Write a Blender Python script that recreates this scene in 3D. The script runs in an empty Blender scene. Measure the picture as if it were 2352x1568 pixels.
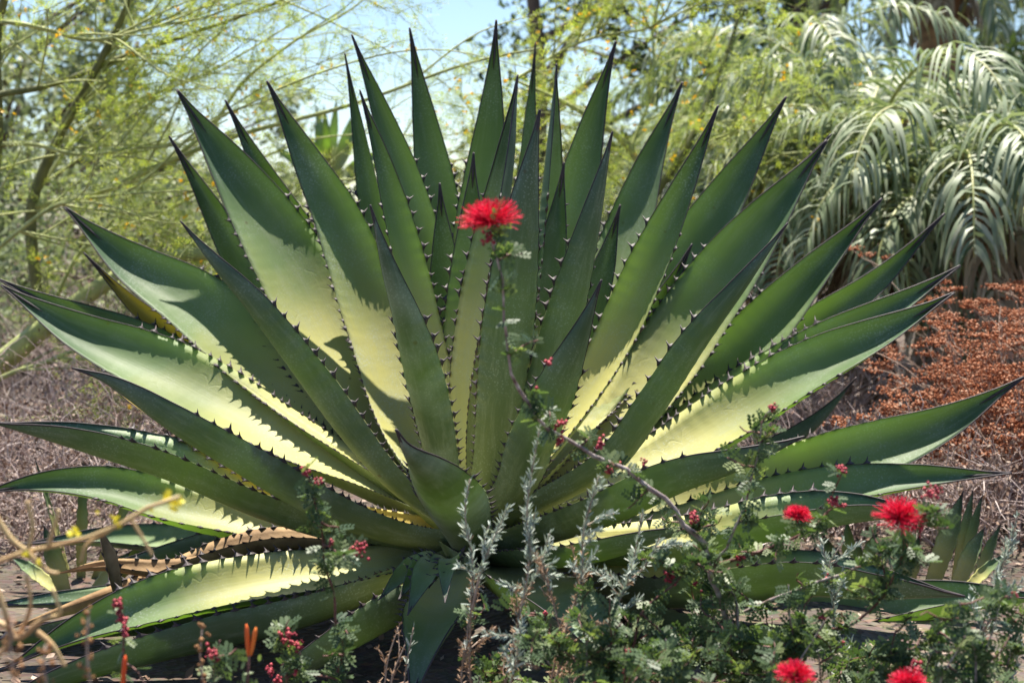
import bpy, math, random
import numpy as np
from mathutils import Vector, Matrix

R = math.radians
rng = np.random.default_rng(7)
random.seed(7)
scene = bpy.context.scene
col = scene.collection

# ------------------------------------------------------------------ camera
PITCH = R(5.0)
CAM = np.array([0.0, -3.4, 1.0])
cam = bpy.data.cameras.new('camera')
cam.lens = 50.0
cam.sensor_width = 36.0
cam.clip_start = 0.05
cam.clip_end = 4000
cam.dof.use_dof = True
cam.dof.focus_distance = 3.0
cam.dof.aperture_fstop = 4.8
cam_ob = bpy.data.objects.new('camera', cam)
cam_ob.location = CAM.tolist()
cam_ob.rotation_euler = (math.pi / 2 - PITCH, 0, 0)
col.objects.link(cam_ob)
scene.camera = cam_ob
FPX = 2352 * 50 / 36.0                 # focal length in pixels of a 2352 x 1568 picture


def at(px, py, d):
    """point seen at pixel (px, py) at the distance d (metres in front, measured level)"""
    a = (px - 1176) / FPX
    b = -(py - 784) / FPX
    v = np.array([a, b * math.sin(PITCH) + math.cos(PITCH), b * math.cos(PITCH) - math.sin(PITCH)])
    return CAM + v * (d / v[1])


# ------------------------------------------------------------------ sky and sun
SUN_EL, SUN_AZ = R(73), R(5)
world = bpy.data.worlds.new('World')
scene.world = world
world.use_nodes = True
wn = world.node_tree.nodes
sky = wn.new('ShaderNodeTexSky')
sky.sky_type = 'NISHITA'
sky.sun_disc = False
sky.sun_elevation = SUN_EL
sky.sun_rotation = SUN_AZ
sky.air_density = 1.0
sky.dust_density = 0.3
sky.ozone_density = 3.0
wn['Background'].inputs['Strength'].default_value = 0.07
world.node_tree.links.new(sky.outputs[0], wn['Background'].inputs['Color'])
sun = bpy.data.lights.new('sun', 'SUN')
sun.energy = 5.0
sun.angle = R(0.55)
sun.color = (1.0, 0.94, 0.82)
sun_ob = bpy.data.objects.new('sun', sun)
sdir = Vector((math.sin(SUN_AZ) * math.cos(SUN_EL), math.cos(SUN_AZ) * math.cos(SUN_EL), math.sin(SUN_EL)))
sun_ob.rotation_euler = sdir.to_track_quat('Z', 'Y').to_euler()
sun_ob.location = (0, 6, 12)
col.objects.link(sun_ob)
scene.view_settings.view_transform = 'Standard'
scene.view_settings.look = 'None'
scene.view_settings.gamma = 1.0
scene.view_settings.exposure = 1.4
scene.render.engine = 'CYCLES'
scene.cycles.max_bounces = 7
scene.cycles.diffuse_bounces = 4
scene.cycles.transmission_bounces = 5
scene.cycles.transparent_max_bounces = 6
scene.cycles.caustics_reflective = False
scene.cycles.caustics_refractive = False


# ------------------------------------------------------------------ helpers
def norm(v):
    v = np.asarray(v, float)
    return v / (np.linalg.norm(v, axis=-1, keepdims=True) + 1e-12)


class Buf:
    """collects vertices and faces; build() links them as one mesh object"""

    def __init__(self):
        self.v, self.f, self.a, self.n = [], [], [], 0

    def add(self, v, faces, rnd=0.5):
        v = np.asarray(v, float).reshape(-1, 3)
        self.v.append(v)
        for fa in faces:
            fa = np.asarray(fa, int)
            if fa.size:
                self.f.append(fa + self.n)
        r = np.asarray(rnd, float)
        self.a.append(np.full(len(v), float(r)) if r.ndim == 0 else r)
        self.n += len(v)

    def tube(self, pts, rad, sides=5, rnd=0.5, cap=True):
        pts = np.asarray(pts, float)
        n = len(pts)
        rad = np.asarray(rad, float)
        if rad.ndim == 0:
            rad = np.full(n, float(rad))
        t = norm(np.gradient(pts, axis=0))
        ref = np.array([0.31, 0.17, 0.93])
        if abs(np.dot(t[n // 2], ref)) > 0.93:
            ref = np.array([0.93, 0.3, 0.1])
        a = norm(np.cross(t, ref))
        b = np.cross(t, a)
        th = np.arange(sides) * 2 * math.pi / sides
        ring = pts[:, None] + rad[:, None, None] * (a[:, None] * np.cos(th)[None, :, None] + b[:, None] * np.sin(th)[None, :, None])
        i = np.arange(n - 1)[:, None] * sides
        k = np.arange(sides)[None]
        k2 = (k + 1) % sides
        q = np.stack([i + k, i + k2, i + sides + k2, i + sides + k], -1).reshape(-1, 4)
        faces = [q]
        if cap:
            faces.append(np.arange(sides)[::-1][None])
            faces.append(((n - 1) * sides + np.arange(sides))[None])
        self.add(ring, faces, rnd)

    def quads(self, q, rnd=None):
        q = np.asarray(q, float).reshape(-1, 4, 3)
        n = len(q)
        r = np.full(n, 0.5) if rnd is None else np.asarray(rnd, float)
        self.add(q, [np.arange(4 * n).reshape(n, 4)], np.repeat(r, 4))

    def inst(self, tv, tf, mats, origins, scales, rnd):
        """copies of a template (verts tv, face arrays tf) at frames mats (n,3,3)"""
        n, m = len(origins), len(tv)
        v = np.einsum('nij,mj->nmi', mats, tv) * np.asarray(scales).reshape(-1, 1, 1) + np.asarray(origins)[:, None]
        off = (np.arange(n) * m)[:, None, None]
        self.add(v.reshape(-1, 3), [(np.asarray(f)[None] + off).reshape(-1, np.asarray(f).shape[1]) for f in tf], np.repeat(rnd, m))

    def build(self, name, material, parent=None, smooth=False, kind=None, extra=None):
        v = np.concatenate(self.v)
        me = bpy.data.meshes.new(name)
        tot = np.concatenate([np.full(len(f), f.shape[1]) for f in self.f])
        idx = np.concatenate([f.ravel() for f in self.f])
        me.vertices.add(len(v))
        me.vertices.foreach_set('co', v.astype(np.float32).ravel())
        me.loops.add(len(idx))
        me.loops.foreach_set('vertex_index', idx.astype(np.int32))
        me.polygons.add(len(tot))
        me.polygons.foreach_set('loop_start', (np.cumsum(tot) - tot).astype(np.int32))
        me.polygons.foreach_set('loop_total', tot.astype(np.int32))
        if smooth:
            me.polygons.foreach_set('use_smooth', np.ones(len(tot), bool))
        at_ = me.attributes.new('rnd', 'FLOAT', 'POINT')
        at_.data.foreach_set('value', np.concatenate(self.a).astype(np.float32))
        if extra is not None:
            e = me.attributes.new('leafuv', 'FLOAT_VECTOR', 'POINT')
            e.data.foreach_set('vector', np.asarray(extra, np.float32).ravel())
        me.update(calc_edges=True)
        me.materials.append(material)
        o = bpy.data.objects.new(name, me)
        col.objects.link(o)
        if parent is not None:
            o.parent = parent
            o.matrix_parent_inverse = parent.matrix_world.inverted() if False else Matrix.Translation(-Vector(parent.location))
        if kind:
            o['kind'] = kind
        return o


def thing(name, label, cat, loc, group=None):
    o = bpy.data.objects.new(name, None)
    o.empty_display_size = 0.1
    o.location = [float(c) for c in loc]
    col.objects.link(o)
    o['label'] = label
    o['category'] = cat
    if group:
        o['group'] = group
    return o


def spline(ctrl, n):
    """smooth curve through the control points (any dimension), n samples evenly along its length"""
    c = np.asarray(ctrl, float)
    if len(c) == 2:
        t = np.linspace(0, 1, n)[:, None]
        return c[0] * (1 - t) + c[1] * t
    p = np.vstack([2 * c[0] - c[1], c, 2 * c[-1] - c[-2]])
    out = []
    for i in range(1, len(p) - 2):
        t = np.linspace(0, 1, 24, endpoint=False)[:, None]
        a, b, d, e = p[i - 1], p[i], p[i + 1], p[i + 2]
        out.append(0.5 * (2 * b + (d - a) * t + (2 * a - 5 * b + 4 * d - e) * t ** 2 + (3 * b - a - 3 * d + e) * t ** 3))
    out = np.vstack(out + [c[-1:]])
    s = np.concatenate([[0], np.cumsum(np.linalg.norm(np.diff(out, axis=0), axis=1))])
    u = np.linspace(0, s[-1], n)
    return np.stack([np.interp(u, s, out[:, k]) for k in range(out.shape[1])], 1)


def rot_about(v, axis, ang):
    return v * math.cos(ang) + np.cross(axis, v) * math.sin(ang) + axis * np.dot(axis, v) * (1 - math.cos(ang))


def frames(x, up):
    """rotation matrices (n,3,3) whose first column is x and third as near as possible to up"""
    x = norm(x)
    y = norm(np.cross(up, x))
    z = np.cross(x, y)
    return np.stack([x, y, z], -1)


# ------------------------------------------------------------------ materials
def new_mat(name):
    m = bpy.data.materials.new(name)
    m.use_nodes = True
    nt = m.node_tree
    nt.nodes.clear()
    return m, nt, nt.nodes, nt.links


def ramp(nodes, stops):
    r = nodes.new('ShaderNodeValToRGB')
    e = r.color_ramp.elements
    e[0].position, e[0].color = stops[0][0], (*stops[0][1], 1)
    e[1].position, e[1].color = stops[-1][0], (*stops[-1][1], 1)
    for p, c in stops[1:-1]:
        k = e.new(p)
        k.color = (*c, 1)
    return r


def mixc(nt, fac, a, b, mode='MIX'):
    n = nt.nodes.new('ShaderNodeMix')
    n.data_type = 'RGBA'
    n.blend_type = mode
    for sock, val in ((n.inputs[0], fac), (n.inputs[6], a), (n.inputs[7], b)):
        if hasattr(val, 'links') or hasattr(val, 'is_linked'):
            nt.links.new(val, sock)
        elif isinstance(val, (int, float)):
            sock.default_value = val
        else:
            sock.default_value = (*val, 1)
    return n.outputs[2]


def mathn(nt, op, a, b=0.0, c=0.0):
    n = nt.nodes.new('ShaderNodeMath')
    n.operation = op
    for i, val in enumerate((a, b, c)):
        if hasattr(val, 'is_linked'):
            nt.links.new(val, n.inputs[i])
        else:
            n.inputs[i].default_value = val
    return n.outputs[0]


def foliage_mat(name, stops, trans=0.35, tcol=None, rough=0.5, spec=0.3):
    """leaf colour picked from a ramp by each leaf's own random value; thin leaves let light through"""
    m, nt, nodes, links = new_mat(name)
    a = nodes.new('ShaderNodeAttribute')
    a.attribute_name = 'rnd'
    r = ramp(nodes, stops)
    links.new(a.outputs['Fac'], r.inputs[0])
    p = nodes.new('ShaderNodeBsdfPrincipled')
    p.inputs['Roughness'].default_value = rough
    p.inputs['Specular IOR Level'].default_value = spec
    links.new(r.outputs[0], p.inputs['Base Color'])
    out = nodes.new('ShaderNodeOutputMaterial')
    if trans > 0:
        t = nodes.new('ShaderNodeBsdfTranslucent')
        links.new(mixc(nt, 1.0, r.outputs[0], tcol or (1.5, 1.6, 0.7), 'MULTIPLY'), t.inputs['Color'])
        ms = nodes.new('ShaderNodeMixShader')
        ms.inputs[0].default_value = trans
        links.new(p.outputs[0], ms.inputs[1])
        links.new(t.outputs[0], ms.inputs[2])
        links.new(ms.outputs[0], out.inputs[0])
    else:
        links.new(p.outputs[0], out.inputs[0])
    return m


def bark_mat(name, c1, c2, scale=30, rough=0.8, bump=0.3):
    m, nt, nodes, links = new_mat(name)
    tc = nodes.new('ShaderNodeTexCoord')
    n = nodes.new('ShaderNodeTexNoise')
    n.inputs['Scale'].default_value = scale
    n.inputs['Detail'].default_value = 6
    links.new(tc.outputs['Object'], n.inputs['Vector'])
    r = ramp(nodes, [(0.35, c1), (0.65, c2)])
    links.new(n.outputs['Fac'], r.inputs[0])
    p = nodes.new('ShaderNodeBsdfPrincipled')
    p.inputs['Roughness'].default_value = rough
    links.new(r.outputs[0], p.inputs['Base Color'])
    b = nodes.new('ShaderNodeBump')
    b.inputs['Strength'].default_value = bump
    b.inputs['Distance'].default_value = 0.01
    links.new(n.outputs['Fac'], b.inputs['Height'])
    links.new(b.outputs[0], p.inputs['Normal'])
    out = nodes.new('ShaderNodeOutputMaterial')
    links.new(p.outputs[0], out.inputs[0])
    return m


def agave_mat():
    """waxy agave leaf: green tip to pale base, white bloom speckles, bud imprints, thin glow through the blade"""
    m, nt, nodes, links = new_mat('agave_leaf')
    uv = nodes.new('ShaderNodeAttribute')
    uv.attribute_name = 'leafuv'
    sep = nodes.new('ShaderNodeSeparateXYZ')
    links.new(uv.outputs['Vector'], sep.inputs[0])
    U, V, W = sep.outputs[0], sep.outputs[1], sep.outputs[2]      # across -1..1, along 0..1, inner face 1 / outer face 0
    tc = nodes.new('ShaderNodeTexCoord')
    oi = nodes.new('ShaderNodeObjectInfo')
    # large soft variation
    big = nodes.new('ShaderNodeTexNoise')
    big.inputs['Scale'].default_value = 5.0
    big.inputs['Detail'].default_value = 3
    links.new(tc.outputs['Object'], big.inputs['Vector'])
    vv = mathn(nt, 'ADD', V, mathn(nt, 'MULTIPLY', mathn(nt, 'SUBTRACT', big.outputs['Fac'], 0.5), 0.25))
    inner = ramp(nodes, [(0.06, (0.17, 0.185, 0.08)), (0.20, (0.46, 0.43, 0.155)), (0.44, (0.48, 0.45, 0.165)), (0.66, (0.175, 0.245, 0.105)), (0.88, (0.050, 0.100, 0.052))])  # foot darkened for rosette shade, pale band raised for sunlight, both in the colour
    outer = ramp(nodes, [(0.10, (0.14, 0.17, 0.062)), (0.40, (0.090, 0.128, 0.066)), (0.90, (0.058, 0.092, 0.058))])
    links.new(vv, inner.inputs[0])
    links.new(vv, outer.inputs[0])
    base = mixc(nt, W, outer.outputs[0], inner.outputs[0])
    # long faint fibres along the blade
    comb = nodes.new('ShaderNodeCombineXYZ')
    links.new(mathn(nt, 'MULTIPLY', U, 26.0), comb.inputs[0])
    links.new(mathn(nt, 'MULTIPLY', V, 2.5), comb.inputs[1])
    links.new(oi.outputs['Random'], comb.inputs[2])
    fib = nodes.new('ShaderNodeTexNoise')
    fib.inputs['Scale'].default_value = 1.0
    fib.inputs['Detail'].default_value = 4
    links.new(comb.outputs[0], fib.inputs['Vector'])
    base = mixc(nt, mathn(nt, 'MULTIPLY', fib.outputs['Fac'], 0.35), base, mixc(nt, 1.0, base, (0.70, 0.78, 0.72), 'MULTIPLY'))
    # white waxy speckles
    vo = nodes.new('ShaderNodeTexVoronoi')
    vo.inputs['Scale'].default_value = 150
    links.new(tc.outputs['Object'], vo.inputs['Vector'])
    sp = nodes.new('ShaderNodeMapRange')
    sp.inputs['From Min'].default_value = 0.40
    sp.inputs['From Max'].default_value = 0.16
    links.new(vo.outputs['Distance'], sp.inputs['Value'])
    pat = nodes.new('ShaderNodeTexNoise')
    pat.inputs['Scale'].default_value = 9
    pat.inputs['Detail'].default_value = 4
    links.new(tc.outputs['Object'], pat.inputs['Vector'])
    pm = nodes.new('ShaderNodeMapRange')
    pm.inputs['From Min'].default_value = 0.40
    pm.inputs['From Max'].default_value = 0.66
    links.new(pat.outputs['Fac'], pm.inputs['Value'])
    osep = nodes.new('ShaderNodeSeparateColor')
    links.new(oi.outputs['Color'], osep.inputs[0])
    spk = mathn(nt, 'MULTIPLY', mathn(nt, 'MULTIPLY', sp.outputs[0], pm.outputs[0]), mathn(nt, 'MULTIPLY', osep.outputs[0], mathn(nt, 'ADD', 0.5, mathn(nt, 'MULTIPLY', W, 0.3))))
    base = mixc(nt, spk, base, (0.50, 0.56, 0.50))
    # greyish bloom rubbed off in patches, and a few brown specks
    base = mixc(nt, mathn(nt, 'MULTIPLY', pm.outputs[0], osep.outputs[1]), base, (0.30, 0.35, 0.29))
    dn = nodes.new('ShaderNodeTexVoronoi')
    dn.inputs['Scale'].default_value = 9
    links.new(tc.outputs['Object'], dn.inputs['Vector'])
    dm = nodes.new('ShaderNodeMapRange')
    dm.inputs['From Min'].default_value = 0.055
    dm.inputs['From Max'].default_value = 0.03
    links.new(dn.outputs['Distance'], dm.inputs['Value'])
    base = mixc(nt, mathn(nt, 'MULTIPLY', dm.outputs[0], 0.7), base, (0.07, 0.045, 0.02))
    # dusty streaks and pale scars that run along the blade
    comb2 = nodes.new('ShaderNodeCombineXYZ')
    links.new(mathn(nt, 'MULTIPLY', U, 3.2), comb2.inputs[0])
    links.new(mathn(nt, 'MULTIPLY', V, 7.0), comb2.inputs[1])
    links.new(mathn(nt, 'MULTIPLY', oi.outputs['Random'], 50.0), comb2.inputs[2])
    du = nodes.new('ShaderNodeTexNoise')
    du.inputs['Scale'].default_value = 1.6
    du.inputs['Detail'].default_value = 8
    du.inputs['Roughness'].default_value = 0.7
    links.new(comb2.outputs[0], du.inputs['Vector'])
    dmr = nodes.new('ShaderNodeMapRange')
    dmr.inputs['From Min'].default_value = 0.50
    dmr.inputs['From Max'].default_value = 0.80
    links.new(du.outputs['Fac'], dmr.inputs['Value'])
    base = mixc(nt, mathn(nt, 'MULTIPLY', dmr.outputs[0], 0.45), base, (0.33, 0.36, 0.27))
    scn = nodes.new('ShaderNodeTexVoronoi')
    scn.inputs['Scale'].default_value = 4.2
    links.new(comb2.outputs[0], scn.inputs['Vector'])
    smr = nodes.new('ShaderNodeMapRange')
    smr.inputs['From Min'].default_value = 0.085
    smr.inputs['From Max'].default_value = 0.03
    links.new(scn.outputs['Distance'], smr.inputs['Value'])
    base = mixc(nt, mathn(nt, 'MULTIPLY', mathn(nt, 'MULTIPLY', smr.outputs[0], fib.outputs['Fac']), 0.55), base, (0.42, 0.36, 0.22))
    # yellowing of damaged leaves
    base = mixc(nt, osep.outputs[2], base, (0.62, 0.40, 0.05))
    # imprints of the neighbouring leaf's teeth pressed in the bud: rows of scallops
    sc = mathn(nt, 'ABSOLUTE', mathn(nt, 'SINE', mathn(nt, 'MULTIPLY', V, 78.0)))
    wob = mathn(nt, 'MULTIPLY', mathn(nt, 'SUBTRACT', big.outputs['Fac'], 0.5), 0.9)
    au = mathn(nt, 'ABSOLUTE', mathn(nt, 'ADD', U, wob))
    dcurve = mathn(nt, 'ABSOLUTE', mathn(nt, 'SUBTRACT', au, mathn(nt, 'ADD', 0.42, mathn(nt, 'MULTIPLY', sc, 0.15))))
    im = nodes.new('ShaderNodeMapRange')
    im.inputs['From Min'].default_value = 0.035
    im.inputs['From Max'].default_value = 0.0
    links.new(dcurve, im.inputs['Value'])
    imp = mathn(nt, 'MULTIPLY', mathn(nt, 'MULTIPLY', im.outputs[0], W), mathn(nt, 'MULTIPLY', mathn(nt, 'LESS_THAN', V, 0.66), pm.outputs[0]))
    b1 = nodes.new('ShaderNodeBump')
    b1.inputs['Strength'].default_value = 0.16
    b1.inputs['Distance'].default_value = 0.003
    links.new(imp, b1.inputs['Height'])
    fine = nodes.new('ShaderNodeTexNoise')
    fine.inputs['Scale'].default_value = 60
    fine.inputs['Detail'].default_value = 5
    links.new(tc.outputs['Object'], fine.inputs['Vector'])
    b2 = nodes.new('ShaderNodeBump')
    b2.inputs['Strength'].default_value = 0.12
    b2.inputs['Distance'].default_value = 0.004
    links.new(mathn(nt, 'ADD', fine.outputs['Fac'], fib.outputs['Fac']), b2.inputs['Height'])
    links.new(b1.outputs[0], b2.inputs['Normal'])
    p = nodes.new('ShaderNodeBsdfPrincipled')
    p.inputs['Roughness'].default_value = 0.5
    p.inputs['Specular IOR Level'].default_value = 0.22
    links.new(base, p.inputs['Base Color'])
    links.new(b2.outputs[0], p.inputs['Normal'])
    t = nodes.new('ShaderNodeBsdfTranslucent')
    links.new(mixc(nt, osep.outputs[2], (0.54, 0.74, 0.20), (0.95, 0.62, 0.05)), t.inputs['Color'])
    ms = nodes.new('ShaderNodeMixShader')
    tr = ramp(nodes, [(0.12, (0.05,) * 3), (0.40, (0.17,) * 3), (0.58, (0.42,) * 3), (0.90, (0.20,) * 3)])
    links.new(V, tr.inputs[0])
    links.new(mathn(nt, 'MULTIPLY', tr.outputs[0], oi.outputs['Alpha']), ms.inputs[0])
    links.new(p.outputs[0], ms.inputs[1])
    links.new(t.outputs[0], ms.inputs[2])
    out = nodes.new('ShaderNodeOutputMaterial')
    links.new(ms.outputs[0], out.inputs[0])
    return m


M = {}
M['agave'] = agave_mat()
M['spine'] = bark_mat('spine_horn', (0.018, 0.012, 0.016), (0.045, 0.030, 0.034), 60, 0.6, 0.1)
M['dead_leaf'] = bark_mat('dead_agave_leaf', (0.17, 0.10, 0.045), (0.33, 0.21, 0.10), 22, 0.8, 0.5)


# ------------------------------------------------------------------ ground
def ground_mat():
    m, nt, nodes, links = new_mat('dry_soil')
    tc = nodes.new('ShaderNodeTexCoord')
    n = nodes.new('ShaderNodeTexNoise')
    n.inputs['Scale'].default_value = 1.4
    n.inputs['Detail'].default_value = 9
    n.inputs['Roughness'].default_value = 0.65
    links.new(tc.outputs['Object'], n.inputs['Vector'])
    v = nodes.new('ShaderNodeTexVoronoi')
    v.inputs['Scale'].default_value = 45
    links.new(tc.outputs['Object'], v.inputs['Vector'])
    r = ramp(nodes, [(0.3, (0.05, 0.036, 0.028)), (0.5, (0.10, 0.074, 0.056)), (0.7, (0.17, 0.135, 0.105))])
    links.new(n.outputs['Fac'], r.inputs[0])
    c = mixc(nt, 0.25, r.outputs[0], v.outputs['Color'], 'MULTIPLY')
    p = nodes.new('ShaderNodeBsdfPrincipled')
    p.inputs['Roughness'].default_value = 0.95
    links.new(c, p.inputs['Base Color'])
    b = nodes.new('ShaderNodeBump')
    b.inputs['Strength'].default_value = 0.7
    b.inputs['Distance'].default_value = 0.02
    links.new(mathn(nt, 'ADD', n.outputs['Fac'], v.outputs['Distance']), b.inputs['Height'])
    links.new(b.outputs[0], p.inputs['Normal'])
    out = nodes.new('ShaderNodeOutputMaterial')
    links.new(p.outputs[0], out.inputs[0])
    return m


def gz(x, y):
    """ground height"""
    x, y = np.asarray(x, float), np.asarray(y, float)
    near = np.exp(-((x / 30) ** 2 + ((y - 4) / 30) ** 2))
    return near * (0.05 * np.sin(x * 1.3 + 0.6) * np.cos(y * 1.1) + 0.035 * np.sin(x * 3.1 + y * 2.3))


M['soil'] = ground_mat()
g = Buf()
xs = np.concatenate([-np.geomspace(1500, 8, 16), np.linspace(-7, 7, 57), np.geomspace(8, 1500, 16)])
ys = np.concatenate([-np.geomspace(900, 7, 12), np.linspace(-6, 13, 77), np.geomspace(14, 2500, 20)])
X, Y = np.meshgrid(xs, ys)
gv = np.stack([X, Y, gz(X, Y)], -1).reshape(-1, 3)
nx, ny = len(xs), len(ys)
ii, jj = np.meshgrid(np.arange(nx - 1), np.arange(ny - 1))
b0 = (jj * nx + ii).ravel()
g.add(gv, [np.stack([b0, b0 + 1, b0 + nx + 1, b0 + nx], 1)])
go = g.build('ground', M['soil'], None, smooth=True, kind='structure')
go['label'] = 'dry brown soil with scattered litter under the plants'
go['category'] = 'ground'

# ------------------------------------------------------------------ the agave
AX = 1078                                   # the rosette's axis in the picture
CD = 3.4                                    # distance of the rosette's centre

WT = np.array([0.0, 0.10, 0.25, 0.40, 0.52, 0.64, 0.75, 0.84, 0.91, 0.955, 1.0])
WW = np.array([0.80, 0.76, 0.82, 0.95, 1.00, 0.91, 0.71, 0.47, 0.245, 0.10, 0.012])
_t = np.linspace(0, 1, 201)
_w = np.interp(_t, WT, WW)
for _ in range(2):
    _w[2:-2] = (_w[:-4] + _w[1:-3] + _w[2:-2] + _w[3:-1] + _w[4:]) / 5


def tooth_template():
    ring0 = [(-0.62, 0, 0), (0, 0, 0.20), (0.62, 0, 0), (0, 0, -0.20)]
    ring1 = [(-0.12, 0.35, 0), (0.04, 0.35, 0.10), (0.20, 0.35, 0), (0.04, 0.35, -0.10)]
    tip = [(0.30, 1.0, 0.0)]
    v = np.array(ring0 + ring1 + tip)                # x along the margin to the tip, y outward, z normal
    q = [[k, (k + 1) % 4, 4 + (k + 1) % 4, 4 + k] for k in range(4)]
    t = [[4 + k, 4 + (k + 1) % 4, 8] for k in range(4)]
    return v, [np.array(q), np.array(t)]


TV, TF = tooth_template()


def agave_leaf(parent, pts, width, phi, twist=0.0, fold=0.42, speck=0.5, bloom=0.10, yellow=0.0,
               thick=0.16, teeth=True, thin=None, rows=150, mat='agave', droop=None, tooth=1.0, px_width=True, spine=True):
    """one leaf along the 3-D points pts (base first); phi = 0 turns the hollow inner face to the
    viewer, 90 turns it up / towards the rosette's axis, 180 shows the back"""
    P = spline(pts, rows)
    T = norm(np.gradient(P, axis=0))
    mid = P[rows // 2]
    Tm = norm(P[int(rows * 0.85)] - P[int(rows * 0.15)])
    V = norm(CAM - mid)
    N0 = norm(V - np.dot(V, Tm) * Tm)
    Uv = np.cross(Tm, N0)
    ax = at(AX, 1230, CD)
    inward = np.array([ax[0] - mid[0], 0, 0])
    inward = inward / (abs(inward[0]) + 0.25)
    if np.dot(Uv, inward + np.array([0, 0, 1.0])) < 0:
        Uv = -Uv
    t = np.linspace(0, 1, rows)
    ph = R(phi) + R(twist) * (t - 0.5)
    Nref = np.cos(ph)[:, None] * N0 + np.sin(ph)[:, None] * Uv
    N = norm(Nref - np.sum(Nref * T, 1, keepdims=True) * T)
    S = np.cross(T, N)
    half = width / 2
    if px_width:
        d = mid[1] - CAM[1]
        half = half * d / FPX / max(abs(math.cos(R(phi))), 0.52)
    w = np.interp(t, _t, _w) * half
    L = np.sum(np.linalg.norm(np.diff(P, axis=0), axis=1))
    # teeth positions: close and fine near the base, wide apart further up
    tp = []
    s = 0.10
    while s < 0.74:
        tp.append(s)
        gap = (0.013 + 0.023 * min(1, max(0, (s - 0.1) / 0.4))) * rng.uniform(0.75, 1.3)
        s += gap / L
    tp = np.array(tp)
    scal = np.zeros((2, rows))
    for k in range(2):
        tk = tp + rng.uniform(-0.004, 0.004, len(tp))
        dist = np.min(np.abs(t[:, None] - tk[None]), axis=1) * L
        amp = 0.0032 * np.clip((t - 0.05) / 0.3, 0.2, 1) * (t < 0.76)
        scal[k] = amp * np.exp(-(dist / 0.007) ** 2)
        if k == 0:
            tks = [tk]
        else:
            tks.append(tk)
    nu = 9
    u = np.linspace(-1, 1, nu)
    u = np.sign(u) * np.abs(u) ** 0.85
    fo = fold * (0.75 + 0.9 * t ** 3)
    wave = 0.035 * np.sin(t * rng.uniform(10, 17) + rng.uniform(0, 6)) * np.sin(math.pi * t)
    side = np.where(u[None] < 0, (w + scal[0])[:, None], (w + scal[1])[:, None])
    hgt = fo[:, None] * w[:, None] * np.abs(u[None]) ** 1.8 + (wave * w)[:, None] * np.sign(u)[None] * np.abs(u)[None] ** 3
    cu = u[None] * side * (1 - 0.14 * np.minimum(fo[:, None] / 0.5, 1.8) * np.abs(u[None]))
    top = P[:, None] + S[:, None] * cu[..., None] + N[:, None] * hgt[..., None]
    th = thick * np.interp(t, [0, .3, .6, 1], [2.2, 1.9, 1.3, .9])[:, None] * w[:, None] * (1 - np.abs(u[None]) ** 2.2) + 0.0012 * (1 - t[:, None] * 0.6)
    bot = top - N[:, None] * th[..., None]
    # a closed shell: inner face, outer face
    verts = np.concatenate([top, bot], 1)                        # rows x 18
    m2 = 2 * nu
    i = np.arange(rows - 1)[:, None] * m2
    k = np.arange(nu - 1)[None]
    q1 = np.stack([i + k, i + k + 1, i + m2 + k + 1, i + m2 + k], -1).reshape(-1, 4)
    q2 = np.stack([i + nu + k + 1, i + nu + k, i + m2 + nu + k, i + m2 + nu + k + 1], -1).reshape(-1, 4)
    i1 = np.arange(rows - 1) * m2
    e1 = np.stack([i1 + nu, i1, i1 + m2, i1 + m2 + nu], -1)
    e2 = np.stack([i1 + nu - 1, i1 + m2 - 1, i1 + m2 + m2 - 1, i1 + m2 + nu - 1], -1)
    cap0 = np.concatenate([np.arange(nu)[::-1], nu + np.arange(nu)])[None]
    last = (rows - 1) * m2
    cap1 = np.concatenate([last + np.arange(nu), last + nu + np.arange(nu)[::-1]])[None]
    b = Buf()
    b.add(verts.reshape(-1, 3), [q1[:, ::-1], q2[:, ::-1], e1[:, ::-1], e2[:, ::-1], cap0, cap1])
    uvw = np.zeros((rows, m2, 3))
    uvw[:, :, 0] = np.concatenate([u, u])[None]
    uvw[:, :, 1] = t[:, None]
    uvw[:, :nu, 2] = 1.0
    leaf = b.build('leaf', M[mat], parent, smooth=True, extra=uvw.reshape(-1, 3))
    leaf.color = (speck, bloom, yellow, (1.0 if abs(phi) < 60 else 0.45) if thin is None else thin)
    # dark horny tip running down both margins
    if spine:
        sb = Buf()
        for e in (0, nu - 1):
            r0 = int(rows * 0.60)
            rr = np.linspace(0.0005, 0.0019, rows - r0)
            sb.tube(verts[r0:, e] - N[r0:] * 0.0004, rr * min(1.3, half / 0.06), 5)
        r0 = int(rows * 0.90)
        n2 = rows - r0
        body = P[r0:] + N[r0:] * (0.25 * w[r0:, None])
        rad = np.interp(np.linspace(0, 1, n2), [0, 0.3, 0.6, 0.999, 1], [0.0005, 0.0032, 0.0030, 0.0011, 0.0003]) * min(1.2, half / 0.06)
        sb.tube(body, rad, 7)
        sb.build('spine', M['spine'], leaf, smooth=True).matrix_parent_inverse = Matrix.Identity(4)
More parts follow.
